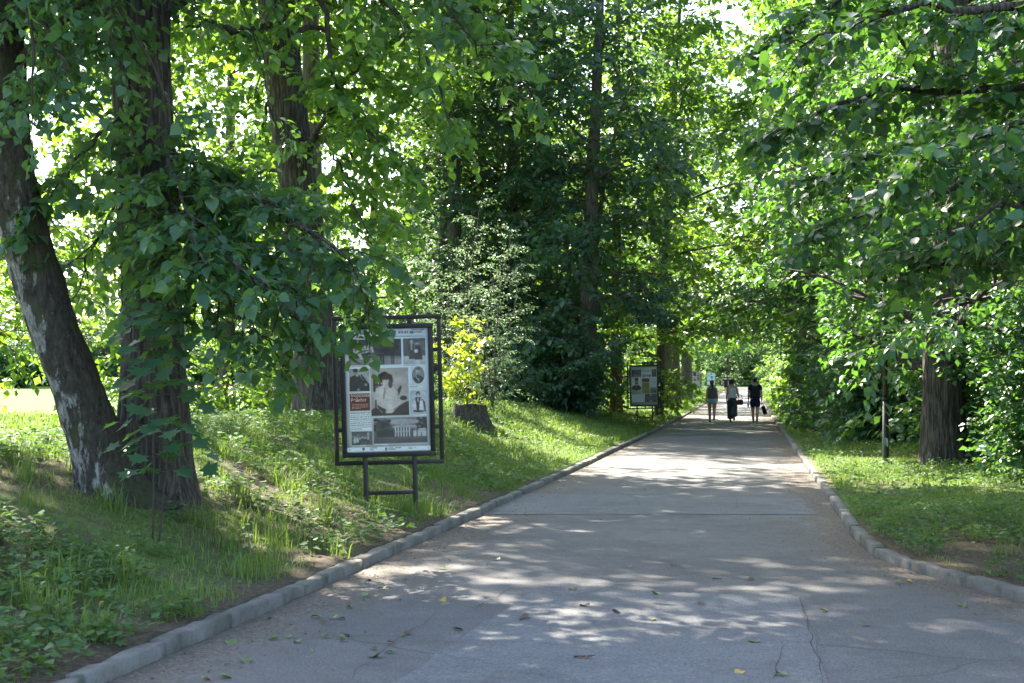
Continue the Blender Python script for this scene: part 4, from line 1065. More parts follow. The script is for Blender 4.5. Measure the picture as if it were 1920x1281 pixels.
    # fallen leaves one can count
    sp = [(828, 1126, 'y'), (197, 1188, 'y'), (1095, 1236, 'd'), (430, 1205, 'g'), (520, 1200, 'g'), (540, 1196, 'g'), (600, 1160, 'g'), (650, 1140, 'g'), (690, 1118, 'g'), (760, 1092, 'd'), (835, 1067, 'g'), (935, 1052, 'g'),
          (460, 1240, 'g'), (415, 1272, 'g'), (380, 1276, 'y'), (770, 1190, 'd'), (850, 1183, 'd'), (1150, 1151, 'd'), (1230, 1165, 'y'), (1417, 1206, 'y'), (1390, 1262, 'y'), (1470, 1270, 'g'), (1225, 1115, 'g'), (1075, 1108, 'd'), (1540, 1146, 'g'), (1618, 1174, 'g'),
          (1690, 1096, 'g'), (1700, 1092, 'y'), (1800, 1136, 'g'), (1100, 1140, 'd'), (990, 1160, 'd'), (1320, 1135, 'd'), (700, 1235, 'd'), (640, 1195, 'd'), (1260, 1060, 'd'), (1402, 1088, 'd'), (1180, 1065, 'g')]
    for _k in range(30): sp.append((rng.uniform(420, 760), rng.uniform(1070, 1230), 'g' if _k % 3 else 'd'))
    sp = [q for q in sp if gp(q[0], q[1])[0] > XL(gp(q[0], q[1])[1]) + .04 or q[:2] == (197, 1188)]
    lab = {'y': 'small yellow leaf lying on the grey path', 'g': 'torn green leaf lying on the grey path', 'd': 'dark dry leaf lying on the grey path'}
    mats = {'y': M['fallen_yellow'], 'g': M['fallen_green'], 'd': M['litter']}
    for k, (px, py, c) in enumerate(sp):
        q = gp(px, py)
        key = ('fl', c)
        if key not in LEAFCACHE:
            v, qd, tr_ = TM['heart']; v = v.copy(); v[:, 2] *= 2.2; LEAFCACHE[key] = make_mesh('fallen_leaf', v, [qd], mats[c], tint=np.full(len(v), .2 if c == 'd' else .6))
        o = obj('fallen_leaf', LEAFCACHE[key]); zz = float(path_z(q[0], q[1])) + .012 if q[0] > XL(q[1]) else float(G(q[0], q[1])) + .06
        o.location = (q[0], q[1], zz); o.scale = (rng.uniform(.05, .085) if k < 36 else rng.uniform(.03, .06),) * 3; o.rotation_euler = (rng.normal(0, .15), rng.normal(0, .15), rng.uniform(0, 6.28))
        tag(o, lab[c] if k != 1 else 'yellow leaf caught in the grass by the near kerb', 'leaf', None if k == 1 else 'fallen leaves on the path')
    for k, (px, py, L, a) in enumerate([(1097, 1236, .13, .1), (985, 1165, .09, .6), (720, 1105, .12, -.5), (1345, 1088, .08, .2)]):
        q = gp(px, py); z = float(path_z(q[0], q[1])) + .014; d = np.array([math.cos(a), math.sin(a), 0])
        pts = wander(np.array([0, 0, 0.]) - d * L / 2, d, L, 5, rng, 0, .15); pts[:, 2] = np.abs(pts[:, 2]) * .3
        o = MB().tube(pts, np.linspace(.006, .003, 6), 5).build('fallen_twig', M['twig']); o.location = (q[0], q[1], z)
        tag(o, ['short dark twig lying on the smooth patch near the camera', 'small twig on the patch left of the dark twig', 'twig by the left kerb below the board', 'small twig in the middle of the path'][k], 'twig')
add_ground_cover()
STEP('ground cover')

# ------------------------------------------------------------------ notice boards
class Pic:                               # a little printed photograph drawn tone by tone
    def __init__(s, w, h, tone, seed=0):
        s.w, s.h = w, h; s.Y, s.X = np.mgrid[0:h, 0:w]; s.X = (s.X + .5) / w; s.Y = (s.Y + .5) / h
        t = np.array(tone, float); s.c = np.ones((h, w, 3)) * (t if t.size == 3 else t.reshape(1))
        s.seed = seed
    def put(s, mask, tone, a=1.0):
        t = np.array(tone, float); t = t if t.size == 3 else np.full(3, float(t)); s.c[mask] = s.c[mask] * (1 - a) + t * a; return s
    def rect(s, x0, y0, x1, y1, t, a=1.0): return s.put((s.X > x0) & (s.X < x1) & (s.Y > y0) & (s.Y < y1), t, a)
    def ell(s, x, y, rx, ry, t, a=1.0): return s.put(((s.X - x) / rx) ** 2 + ((s.Y - y) / ry) ** 2 < 1, t, a)
    def ring(s, x, y, rx, ry, t, w=.25):
        d = ((s.X - x) / rx) ** 2 + ((s.Y - y) / ry) ** 2; return s.put((d < 1) & (d > 1 - w), t)
    def poly(s, P, t, a=1.0):
        m_ = np.zeros(s.X.shape, bool); n = len(P)
        for i in range(n):
            (x0, y0), (x1, y1) = P[i], P[(i + 1) % n]
            c = ((y0 > s.Y) != (y1 > s.Y)) & (s.X < (x1 - x0) * (s.Y - y0) / ((y1 - y0) or 1e-9) + x0); m_ ^= c
        return s.put(m_, t, a)
    def grain(s, k=.3, sc=9):
        n = fbm(s.X * sc, s.Y * sc * s.h / s.w, 0, s.seed + 70, 3); s.c *= (1 + (n - .5)[..., None] * 2 * k); return s
    def lines(s, y0, y1, n, x0, x1, t, thick=.5, seed=0):
        r = np.random.default_rng(seed)
        for k in range(n):
            ya = y0 + (y1 - y0) * k / n; yb = ya + (y1 - y0) / n * thick; x = x0; end = x1 if k < n - 1 else x0 + (x1 - x0) * .55
            while x < end:
                w_ = r.uniform(.04, .14); s.rect(x, ya, min(x + w_, end), yb, t, .85); x += w_ + .02
        return s
    def build(s, name, parent, x0, z0, x1, z1, y):
        w, h = s.w, s.h
        for _ in range(2 if name == 'photograph' else 0):
            p_ = np.pad(s.c, ((1, 1), (1, 1), (0, 0)), 'edge'); s.c = sum(p_[a_:a_ + h, b_:b_ + w] * k_ for a_, b_, k_ in ((0, 1, .12), (2, 1, .12), (1, 0, .12), (1, 2, .12), (1, 1, .52)))
        if name == 'photograph': s.c *= ((.66 + .68 * fbm(s.X * 6, s.Y * 6 * h / w, 0, s.seed + 9, 5)) * (1.06 - .5 * ((s.X - .5) ** 2 + (s.Y - .5) ** 2)))[..., None]
        gx = np.linspace(x0, x1, w + 1); gz = np.linspace(z1, z0, h + 1); XX, ZZ = np.meshgrid(gx, gz)
        V_ = np.stack([XX, np.full_like(XX, y), ZZ], -1).reshape(-1, 3)
        i = np.arange(h)[:, None] * (w + 1); j = np.arange(w)[None]
        q = np.stack([i + j, i + w + 1 + j, i + w + 2 + j, i + j + 1], -1).reshape(-1, 4)
        me = make_mesh(name, V_, [q], M['print'])
        at_ = me.attributes.new('ink', 'FLOAT_COLOR', 'FACE'); c = np.concatenate([np.clip(s.c, 0, 1), np.ones((h, w, 1))], -1).reshape(-1).astype(np.float32)
        at_.data.foreach_set('color', c); return obj(name, me, parent)
def text(parent, body, x, z, size, m, y, name='lettering', align='LEFT', bold=0.0, sx=1.0):
    cu = bpy.data.curves.new(name, 'FONT'); cu.body = body; cu.size = size; cu.align_x = align; cu.align_y = 'CENTER'; cu.offset = bold; cu.space_character = 1.0
    cu.resolution_u = 3
    cu.materials.append(m); o = obj(name, cu, parent); o.location = (x, y, z); 
    dg = bpy.context.evaluated_depsgraph_get(); dg.update(); me = bpy.data.meshes.new_from_object(o.evaluated_get(dg)); bpy.data.objects.remove(o); bpy.data.curves.remove(cu)
    o = obj(name, me, parent); o['kind'] = 'stuff'; o.location = (x, y, z); o.rotation_euler = (math.pi / 2, 0, 0); o.scale = (sx, 1, 1); return o

# board frame in its own metres: x across, z up from the ground; the printed side faces -y
BW, BH = 1.01, 1.44; Z0 = .53                    # inner frame
def board_frame(root):
    t_ = .052
    x0, x1, z0, z1 = -BW / 2, BW / 2, Z0, Z0 + BH
    inner = MB()
    inner.box((0, 0, z1 - t_ / 2), (BW, .06, t_), None, .004).box((0, 0, z0 + t_ / 2), (BW, .06, t_), None, .004)
    inner.box((x0 + t_ / 2, 0, (z0 + z1) / 2), (t_, .0602, BH - 2 * t_), None, .004).box((x1 - t_ / 2, 0, (z0 + z1) / 2), (t_, .0602, BH - 2 * t_), None, .004)
    inner.build('inner_frame', M['metal'], root)
    ox0, ox1, oz0, oz1, s = x0 - .085, x1 + .09, z0 - .085, z1 + .095, .045
    out = MB()
    out.box(((ox0 + ox1) / 2, .01, oz1 - s / 2), (ox1 - ox0, .05, s), None, .004).box(((ox0 + ox1) / 2, .01, oz0 + s / 2), (ox1 - ox0, .05, s), None, .004)
    out.box((ox0 + s / 2, .01, (oz0 + oz1) / 2), (s, .0502, oz1 - oz0 - 2 * s), None, .004).box((ox1 - s / 2, .01, (oz0 + oz1) / 2), (s, .0502, oz1 - oz0 - 2 * s), None, .004)
    out.build('outer_frame', M['metal'], root)
    for (cx, cz, w, h) in ((.25, (z1 + oz1 - s) / 2, .045, oz1 - s - z1), ((ox0 + s + x0) / 2, z1 - .30, x0 - ox0 - s, .04), ((ox0 + s + x0) / 2, z0 + .30, x0 - ox0 - s, .04),
                           ((ox1 - s + x1) / 2, z1 - .29, ox1 - s - x1, .04), ((ox1 - s + x1) / 2, z0 + .31, ox1 - s - x1, .04)):
        MB().box((cx, .005, cz), (w + .004, .04, h + .004), None, .003).build('bracket', M['metal'], root)
    for sx in (-.26, .275):
        MB().box((sx, .004, (Z0 + .002 - .45) / 2), (.05, .048, Z0 + .45), None, .004).build('leg', M['metal'], root)
    MB().box((.0075, .004, .14), (.535 - .05, .036, .042), None, .003).build('crossbar', M['metal'], root)
    p = MB().box((0, .002, (z0 + z1) / 2), (BW - 2 * t_ + .002, .02, BH - 2 * t_ + .002)).build('panel', M['board'], root)
    return p
PYF = -.0102
def board(name, label, p, rz, roll):
    root = thing(name, label, 'notice board', tuple(p), rz, 'notice boards along the path'); root.rotation_euler = (0, roll, rz); root.scale = (1.06,) * 3; return root, board_frame(root)
iw, ih = BW - .104, BH - .104
def U(u): return -iw / 2 + u * iw
def Vz(v): return Z0 + .052 + (1 - v) * ih
def put(pic, panel, u0, v0, u1, v1, name='photograph', lift=.002): return pic.build(name, panel, U(u0), Vz(v1), U(u1), Vz(v0), PYF - lift)

def trees_bg(p, n, t, y, r, seed):
    g = np.random.default_rng(seed)
    for _ in range(n): p.ell(g.uniform(0, 1), y + g.normal(0, .05), g.uniform(r * .4, r), g.uniform(r * .4, r), t * g.uniform(.6, 1.6), .8)
def add_boards():
    # nearest board: front posts at pixels 688,944 and 776,953
    c = ground_at(732, 949)
    rz = math.radians(10); root, pan = board('notice_board', 'large steel-framed board of old portraits nearest the camera', c, rz, math.radians(-1.5))
    put(Pic(60, 4, .52).rect(0, .8, 1, 1, .22), pan, .0, .055, 1, .068, 'rule_line', .001)
    put(Pic(60, 3, .25), pan, .0, .948, 1, .951, 'rule_line', .001)
    text(pan, 'ВЛАДЕЛЬЦЫ УСАДЬБЫ ГОРКИ  XVI-XX вв.', U(.025), Vz(.032), .046, M['ink'], PYF - .003, 'lettering', 'LEFT', .0008, .76)
    text(pan, 'Парки и люди\nВЫСТАВКА', U(.80), Vz(.022), .026, M['ink'], PYF - .003, 'lettering', 'LEFT', 0, .8)
    # carriage and horse
    p = Pic(92, 48, .055, 1); trees_bg(p, 40, .06, .2, .12, 3); p.rect(0, .72, 1, 1, .26).rect(.5, .66, 1, .74, .20); p.grain(.4)
    for x, y in ((.10, .38), (.17, .36), (.25, .34), (.31, .30), (.38, .26), (.44, .33)): p.ell(x, y, .022, .05, .45).poly([(x - .045, y + .22), (x - .025, y + .05), (x + .03, y + .05), (x + .05, y + .24)], .40)
    p.poly([(.04, .55), (.5, .52), (.52, .66), (.10, .70)], .05); p.poly([(.16, .52), (.22, .52), (.28, .78), (.23, .80)], .45)
    p.ring(.12, .80, .07, .14, .30, .3).ring(.42, .78, .09, .18, .40, .25).ring(.42, .78, .03, .06, .3, .9)
    p.ell(.72, .48, .13, .15, .035).poly([(.80, .42), (.90, .20), (.97, .27), (.95, .38), (.86, .54)], .035).poly([(.89, .22), (.905, .10), (.92, .22)], .05)
    for x in (.60, .645, .80, .835): p.rect(x, .55, x + .028, .97, .035)
    p.rect(.4, .54, .66, .565, .12)
    put(p, pan, .045, .082, .675, .292)
    # couple
    p = Pic(44, 48, .10, 2); trees_bg(p, 20, .12, .25, .2, 5); p.rect(0, .68, 1, 1, .50).grain(.3)
    p.rect(.24, .22, .50, .82, .06).ell(.38, .12, .06, .07, .45).poly([(.52, .28), (.78, .28), (.88, .84), (.50, .84)], .05).ell(.63, .18, .075, .06, .30).ell(.63, .12, .12, .05, .07).ell(.58, .50, .09, .07, .62).rect(.35, .18, .40, .45, .5, .6)
    put(p, pan, .70, .082, .965, .292)
    # seated man
    p = Pic(40, 48, .38, 3).grain(.25, 4); p.poly([(.0, .95), (.02, .38), (.25, .28), (.5, .27), (.68, .50), (1, .72), (1, 1), (0, 1)], .045).ell(.31, .15, .12, .15, .28).ell(.31, .07, .13, .085, .05)
    p.poly([(.62, .4), (.56, .25), (.63, .25), (.98, .68), (1, .85)], .04).ell(.45, .93, .07, .05, .32).ell(.82, .72, .06, .06, .30).ell(.40, .31, .05, .04, .5).rect(.2, .14, .42, .165, .14)
    put(p, pan, .045, .318, .285, .502)
    # large portrait of a seated woman
    p = Pic(76, 100, (.46, .41, .38), 4); p.put(p.X > -1, (.46, .41, .38)); p.grain(.12, 3)
    p.poly([(.20, .13), (.38, .07), (.58, .16), (.6, .30), (.2, .30)], (.03, .022, .02)).rect(.07, .17, .13, .5, (.035, .03, .028)).rect(.52, .2, .57, .42, (.04, .03, .028)).rect(.07, .22, .3, .26, (.035, .03, .028)).rect(.15, .26, .18, .46, (.05, .04, .04)).rect(.23, .26, .26, .46, (.05, .04, .04)).rect(.13, .34, .32, .37, (.05, .04, .04))
    p.poly([(.08, .62), (.14, .42), (.36, .36), (.60, .38), (.68, .52), (.70, .80), (.52, .90), (.2, .80), (.06, .74)], (.58, .53, .49))
    p.ell(.44, .245, .145, .125, (.06, .045, .04)).ell(.40, .30, .085, .115, (.52, .46, .42)).ell(.40, .20, .115, .055, (.06, .045, .04)).rect(.34, .285, .385, .295, (.12, .1, .09)).rect(.42, .285, .465, .295, (.12, .1, .09)).rect(.385, .36, .435, .37, (.25, .18, .16)).rect(.40, .30, .412, .335, (.36, .31, .28))
    p.ell(.52, .34, .06, .09, (.09, .07, .06)).ell(.41, .43, .09, .035, (.48, .42, .38))
    for k in range(7): p.poly([(.38 + k * .035, .46), (.385 + k * .035, .46), (.42 + k * .04, .78), (.41 + k * .04, .78)], (.30, .27, .25), .8)
    p.poly([(.08, .64), (.20, .60), (.60, .80), (.58, .86), (.18, .76)], (.62, .57, .53)).poly([(.36, .40), (.40, .46), (.34, .72), (.31, .6)], (.2, .17, .16), .8).poly([(.7, .46), (.80, .36), (.82, .42), (.74, .60)], (.06, .05, .05)).poly([(.56, .84), (.80, .60), (.84, .66), (.66, .88)], (.55, .49, .45)).ell(.62, .80, .07, .05, (.54, .47, .43))
    p.poly([(0, .88), (.18, .78), (.5, .92), (.9, .72), (1, .7), (1, 1), (0, 1)], (.06, .048, .042)).poly([(.14, .82), (.34, .96), (.26, .92), (.12, .76)], (.5, .45, .42)).poly([(.4, .86), (.62, .88), (.76, .78), (.55, .95), (.38, .95)], (.55, .5, .46)).rect(.1, .66, .14, .95, (.05, .04, .04)).ell(.86, .64, .10, .05, (.06, .05, .05))
    put(p, pan, .30, .318, .752, .705)
    # oval officer
    p = Pic(40, 56, (.72, .78, .78), 5); p.ell(.5, .5, .5, .5, .12).ell(.5, .5, .46, .47, .22); m_ = ((p.X - .5) / .46) ** 2 + ((p.Y - .5) / .47) ** 2 < 1
    p.ell(.48, .30, .155, .17, .46).ell(.48, .165, .15, .06, .12).ell(.49, .385, .11, .035, .07).rect(.40, .275, .45, .295, .1).rect(.52, .275, .57, .295, .1).put(m_ & (p.Y > .52 + .9 * (p.X - .5) ** 2), .055).ell(.48, .50, .10, .05, .1).poly([(.25, .58), (.3, .56), (.6, .86), (.54, .88)], .42).ell(.55, .72, .04, .03, .5).ell(.36, .68, .03, .02, .45)
    put(p, pan, .80, .312, .945, .452)
    # lady with two children
    p = Pic(44, 56, (.50, .55, .56), 6); p.grain(.2, 3).ell(.45, .14, .14, .10, .045).ell(.45, .19, .07, .07, .42).poly([(.30, .28), (.60, .28), (.66, .96), (.30, .96)], .05).poly([(.22, .36), (.34, .30), (.42, .42), (.3, .5)], .06).poly([(.6, .28), (.9, .5), (.95, .92), (.70, .92)], .09)
    p.ell(.24, .40, .06, .05, .38).poly([(.18, .44), (.30, .44), (.36, .86), (.12, .86)], .62).ell(.66, .38, .07, .055, .4).poly([(.58, .44), (.74, .44), (.84, .88), (.52, .88)], .62).rect(.43, .30, .48, .5, .5).rect(.14, .86, .34, .95, .07).rect(.56, .88, .8, .95, .07)
    put(p, pan, .775, .508, .965, .692)
    # red panel with the name
    put(Pic(20, 20, (.115, .030, .018), 7), pan, .045, .520, .285, .660, 'red_panel', .0015)
    text(pan, 'Морозова-\nРейнбот', U(.058), Vz(.556), .050, M['ink_pink'], PYF - .004, 'lettering', 'LEFT', .0007, .84)
    p = Pic(60, 24, (.115, .030, .018), 8).lines(.05, .95, 4, .04, .96, (.55, .33, .25), .5, 3); put(p, pan, .06, .603, .275, .652, 'text_block', .0025)
    p = Pic(80, 60, (.72, .78, .78), 9).lines(.0, 1, 9, .02, .99, (.10, .10, .11), .42, 7); put(p, pan, .045, .676, .300, .822, 'text_block')
    # small group photo
    p = Pic(44, 36, .10, 10); trees_bg(p, 25, .14, .4, .16, 8); p.rect(.05, .1, .95, .9, .15, .4).grain(.5, 6)
    for x, y in ((.15, .55), (.28, .50), (.40, .52), (.52, .45), (.65, .5), (.8, .55)): p.ell(x, y, .035, .05, .5).rect(x - .05, y + .06, x + .05, y + .30, .06 if x > .35 else .5)
    p.rect(.78, .05, .84, .5, .5, .7).rect(.08, .35, .3, .8, .45, .5)
    put(p, pan, .058, .830, .302, .938)
    # the manor
    p = Pic(96, 48, .12, 11); p.put(p.Y < .45, .20).grain(.6, 3); p.ell(.55, .17, .3, .10, .46, .6).rect(0, .74, 1, 1, .10).rect(0, .80, 1, .82, .16)
    g = np.random.default_rng(2)
    for _ in range(60): p.ell(g.normal(.19, .09), g.normal(.33, .14), .04, .06, g.uniform(.03, .10))
    for _ in range(30): p.ell(g.normal(.92, .05), g.normal(.3, .12), .03, .06, g.uniform(.03, .08))
    p.rect(.05, .5, .42, .74, .05).poly([(.30, .38), (.52, .27), (.80, .33), (.80, .39), (.42, .40)], .40).rect(.40, .40, .66, .74, .07).rect(.66, .42, .8, .74, .22).rect(.68, .46, .77, .74, .09)
    for k in range(6): p.rect(.395 + k * .052, .40, .412 + k * .052, .74, .62)
    p.rect(.40, .54, .66, .57, .5).rect(.83, .46, .97, .51, .60).rect(.82, .52, .98, .74, .48).rect(.74, .52, .79, .74, .5).rect(.87, .6, .9, .74, .07)
    put(p, pan, .322, .722, .965, .930)
    # captions and the foot line
    for (u0, v0, u1, v1, n, sd) in ((.045, .297, .38, .308, 2, 1), (.70, .297, .96, .308, 2, 2), (.775, .458, .93, .482, 3, 3), (.045, .506, .27, .514, 1, 4), (.30, .709, .46, .718, 2, 5), (.79, .696, .95, .712, 2, 6), (.06, .941, .22, .947, 1, 8), (.33, .934, .50, .944, 2, 9)):
        put(Pic(60, 8, (.72, .78, .78), sd).lines(0, 1, n, .0, 1, (.22, .23, .24), .5, sd), pan, u0, v0, u1, v1, 'caption', .0015)
    p = Pic(150, 12, (.72, .78, .78), 1); p.ell(.195, .4, .018, .32, (.12, .12, .14)).rect(.19, .6, .20, .98, (.12, .12, .14)).lines(.12, .9, 2, .275, .36, (.2, .2, .22), .6, 1).rect(.45, .15, .48, .9, (.15, .15, .17)).lines(.2, .85, 2, .49, .65, (.2, .2, .22), .6, 2).lines(.15, .85, 2, .73, .82, (.2, .2, .22), .5, 3).rect(.025, .3, .035, .7, (.2, .2, .22)).rect(.965, .3, .975, .7, (.2, .2, .22))
    put(p, pan, .0, .958, 1, .992, 'logo_line', .0015)
    # second board
    c = ground_at(1209, 791); root, pan = board('notice_board', 'steel-framed board with a yellow panel beside the dark clump', c, math.radians(3), math.radians(-1)); 
    bgc = (.72, .78, .78)
    put(Pic(60, 8, bgc).lines(.1, 1, 2, .02, .9, (.25, .25, .25), .5, 2), pan, .02, .02, .98, .06, 'lettering', .0015)
    p = Pic(34, 28, .12, 3).grain(.6, 5).rect(0, .75, 1, 1, .2); trees_bg(p, 14, .07, .4, .2, 4); put(p, pan, .03, .075, .40, .27)
    put(Pic(40, 20, bgc).lines(.05, 1, 6, .02, .98, (.3, .3, .3), .5, 4), pan, .42, .08, .77, .19, 'text_block'); put(Pic(10, 8, (.36, .36, .34)).grain(.3), pan, .43, .205, .59, .275); put(Pic(10, 8, (.36, .36, .34), 3).grain(.3), pan, .61, .205, .77, .275)
    p = Pic(20, 28, .07).ell(.5, .25, .2, .16, .3).rect(.3, .4, .7, 1, .12); put(p, pan, .80, .075, .97, .27)
    p = Pic(40, 54, bgc); p.poly([(.02, .92), (.04, .68), (.3, .55), (.7, .55), (.96, .70), (.98, .90), (.5, .99)], (.055, .022, .020)).ell(.5, .30, .19, .25, (.40, .36, .33)).ell(.5, .12, .2, .12, (.05, .05, .05)).ell(.5, .44, .15, .08, (.10, .09, .08)).poly([(.42, .55), (.58, .55), (.5, .68)], (.55, .52, .5)).rect(.36, .28, .46, .31, .08).rect(.54, .28, .64, .31, .08)
    put(p, pan, .03, .29, .40, .63)
    put(Pic(8, 6, (.16, .035, .025)), pan, .43, .31, .71, .41, 'red_panel'); put(Pic(12, 16, (.28, .24, .02), 6).grain(.3, 3), pan, .43, .425, .71, .69, 'yellow_panel')
    put(Pic(30, 30, bgc).lines(.0, 1, 9, .02, .98, (.36, .37, .37), .4, 6), pan, .74, .31, .97, .53, 'text_block'); put(Pic(18, 14, .12, 5).grain(.6, 4).rect(0, .0, 1, .3, .3), pan, .74, .545, .97, .69)
    put(Pic(44, 36, bgc).lines(.0, 1, 8, .02, .98, (.34, .35, .35), .4, 9), pan, .03, .72, .50, .92, 'text_block')
    p = Pic(36, 26, .08, 7).grain(.6, 5).ell(.5, .1, .12, .12, .4).ell(.5, .85, .1, .1, .4).rect(.1, .3, .9, .7, .14, .5); put(p, pan, .53, .71, .97, .93)
    # third board, beige
    c = ground_at(1303, 738); root, pan = board('notice_board', 'beige printed board farther up the left verge', c, math.radians(4), 0.0)
    bg3 = (.50, .46, .40); put(Pic(2, 2, bg3), pan, .01, .01, .99, .99, 'beige_print', .0008)
    for (u0, v0, u1, v1, t) in ((.08, .05, .24, .17, .2), (.35, .05, .62, .30, (.05, .035, .03)), (.70, .05, .86, .17, .22), (.04, .21, .3, .31, .10), (.68, .2, .95, .31, (.14, .10, .08)), (.04, .36, .30, .48, .06), (.42, .36, .58, .42, .12), (.36, .47, .64, .6, .10), (.70, .34, .96, .6, (.35, .11, .07)), (.04, .53, .3, .63, .08), (.06, .67, .26, .76, .16), (.04, .80, .3, .93, .08)):
        put(Pic(8, 8, t, int(u0 * 90)).grain(.5, 3), pan, u0, v0, u1, v1)
    put(Pic(24, 24, bg3).lines(.0, 1, 9, .02, .98, (.30, .28, .25), .4, 9), pan, .36, .66, .95, .93, 'text_block')
    # fourth, pale blue
    c = on_ground(1333, 166); root, pan = board('notice_board', 'pale blue and white board farthest along the verge', c, math.radians(5), 0.0)
    put(Pic(2, 2, (.55, .70, .82)), pan, .01, .01, .99, .99, 'blue_print', .0008)
    for (u0, v0, u1, v1, t) in ((.45, .06, .65, .16, .1), (.45, .28, .75, .48, (.10, .2, .35)), (.05, .2, .4, .3, (.3, .5, .4)), (.05, .62, .9, .72, (.15, .3, .45)), (.05, .75, .95, .93, .75)):
        put(Pic(6, 6, t, int(v0 * 70)).grain(.4, 3), pan, u0, v0, u1, v1)
add_boards()

# ------------------------------------------------------------------ lamp post
def lamp():
    c = ground_at(1661, 871); root = thing('lamp_post', 'black iron lamp post on the right verge', 'lamp post', c)
    MB().tube([(0, 0, -.1), (0, 0, .04)], [.15, .15], 20).build('base_flange', M['black'], root, True)
    MB().tube([(0, 0, 0), (0, 0, .1), (0, 0, 1.20)], [.075, .060, .056], 20).build('lower_shaft', M['black'], root, True)
    MB().tube([(0, 0, 1.19), (0, 0, 1.23)], [.068, .066], 20).build('collar', M['black'], root, True)
    MB().tube([(0, 0, 1.22), (0, 0, 3.4)], [.043, .040], 18).build('upper_shaft', M['black'], root, True)
    MB().tube([(0, 0, 3.4), (0, 0, 3.46), (0, 0, 3.52)], [.06, .12, .11], 18).build('lantern_holder', M['black'], root, True)
    g, n, p = mat('opal_globe'); nz = noise(n, node(n, 'ShaderNodeTexCoord').outputs['Object'], 6); n.links.new(ramp(n, nz, [(.3, (.6, .6, .58)), (.7, (.72, .72, .7))]), p.inputs['Base Color']); p.inputs['Roughness'].default_value = .3
    MB().ell((0, 0, 3.70), (.2, .2, .2), 20, 14).build('globe', g, root, True)
lamp()

# ------------------------------------------------------------------ people
M['skin'] = plain('skin', (.52, .33, .25), .55, 0, .08, 6); M['skin_tan'] = plain('tanned_skin', (.44, .26, .18), .55, 0, .08, 6)
def cloth(name, c, var=.15): return plain(name, c, .9, 0, var, 14, .2)
M['c_grey'] = cloth('grey_knit', (.11, .12, .14)); M['c_aqua'] = cloth('aqua_cotton', (.28, .55, .60)); M['c_white'] = cloth('white_cotton', (.66, .66, .68), .06)
M['c_navy'] = cloth('navy_cotton', (.02, .028, .045)); M['c_black'] = cloth('black_cloth', (.012, .012, .015)); M['hair'] = plain('dark_hair', (.022, .014, .010), .5, 0, .4, 30); M['shoe'] = plain('dark_shoe', (.02, .02, .022), .6)
M['c_red'] = plain('red_leather', (.16, .012, .022), .4); M['c_blue'] = cloth('dark_blue_cloth', (.02, .028, .06))
def stripes():
    m, n, p = mat('striped_trousers'); tc = node(n, 'ShaderNodeTexCoord'); w = node(n, 'ShaderNodeTexWave'); w.inputs['Scale'].default_value = 9; w.inputs['Distortion'].default_value = 1.0; n.links.new(tc.outputs['Object'], w.inputs['Vector'])
    n.links.new(ramp(n, w.outputs[0], [(.45, (.018, .02, .028)), (.85, (.10, .105, .11))]), p.inputs['Base Color']); p.inputs['Roughness'].default_value = .9; return m
M['c_stripe'] = stripes()
def skin_obj(name, parent, chains, m, sub=2):
    """chains: list of [(point, radius or (rx, ry)), ...]; chains that start at an existing point join it"""
    me = bpy.data.meshes.new(name); vs_, rs, es = [], [], []
    def idx(p, r):
        for i, q in enumerate(vs_):
            if (Vector(p) - Vector(q)).length < 1e-4: return i
        vs_.append(tuple(p)); rs.append(r if isinstance(r, tuple) else (r, r)); return len(vs_) - 1
    for ch in chains:
        k = [idx(p, r) for p, r in ch]
        for a_, b_ in zip(k, k[1:]): es.append((a_, b_))
    me.from_pydata(vs_, es, []); o = obj(name, me, parent); me.materials.append(m)
    s = o.modifiers.new('skin', 'SKIN'); s.use_smooth_shade = True
    for i, r in enumerate(rs): me.skin_vertices[0].data[i].radius = tuple(q_ * (1.25 if q_ > .02 else 1.0) for q_ in r)
    for i in range(len(vs_)): me.skin_vertices[0].data[i].use_root = (i == 0)
    ss = o.modifiers.new('sub', 'SUBSURF'); ss.levels = sub; ss.render_levels = sub
    return o
def hand(parent_chains, wrist, d, side):
    """palm and five fingers hanging from the wrist; d: pointing direction"""
    w = Vector(wrist); d = Vector(d).normalized(); palm = w + d * .085
    out = [[(tuple(w), (.024, .024)), (tuple(w + d * .04), (.018, .034)), (tuple(palm), (.014, .038))]]
    for k, (off, L) in enumerate(((-.030, .066), (-.010, .078), (.010, .074), (.029, .058))):
        b_ = palm + Vector((0, off, 0)); m_ = b_ + d * L * .55 + Vector((-side * .006, 0, 0)); e_ = b_ + d * L + Vector((-side * .022, 0, 0))
        out.append([(tuple(palm), (.014, .038)), (tuple(b_ + d * .012), .0088), (tuple(m_), .008), (tuple(e_), .0065)])
    th = w + d * .03
    out.append([(tuple(w + d * .04), (.018, .034)), (tuple(th + Vector((-side * .008, .040, -.01))), .0095), (tuple(th + Vector((-side * .016, .052, -.045))), .0075)])
    return out
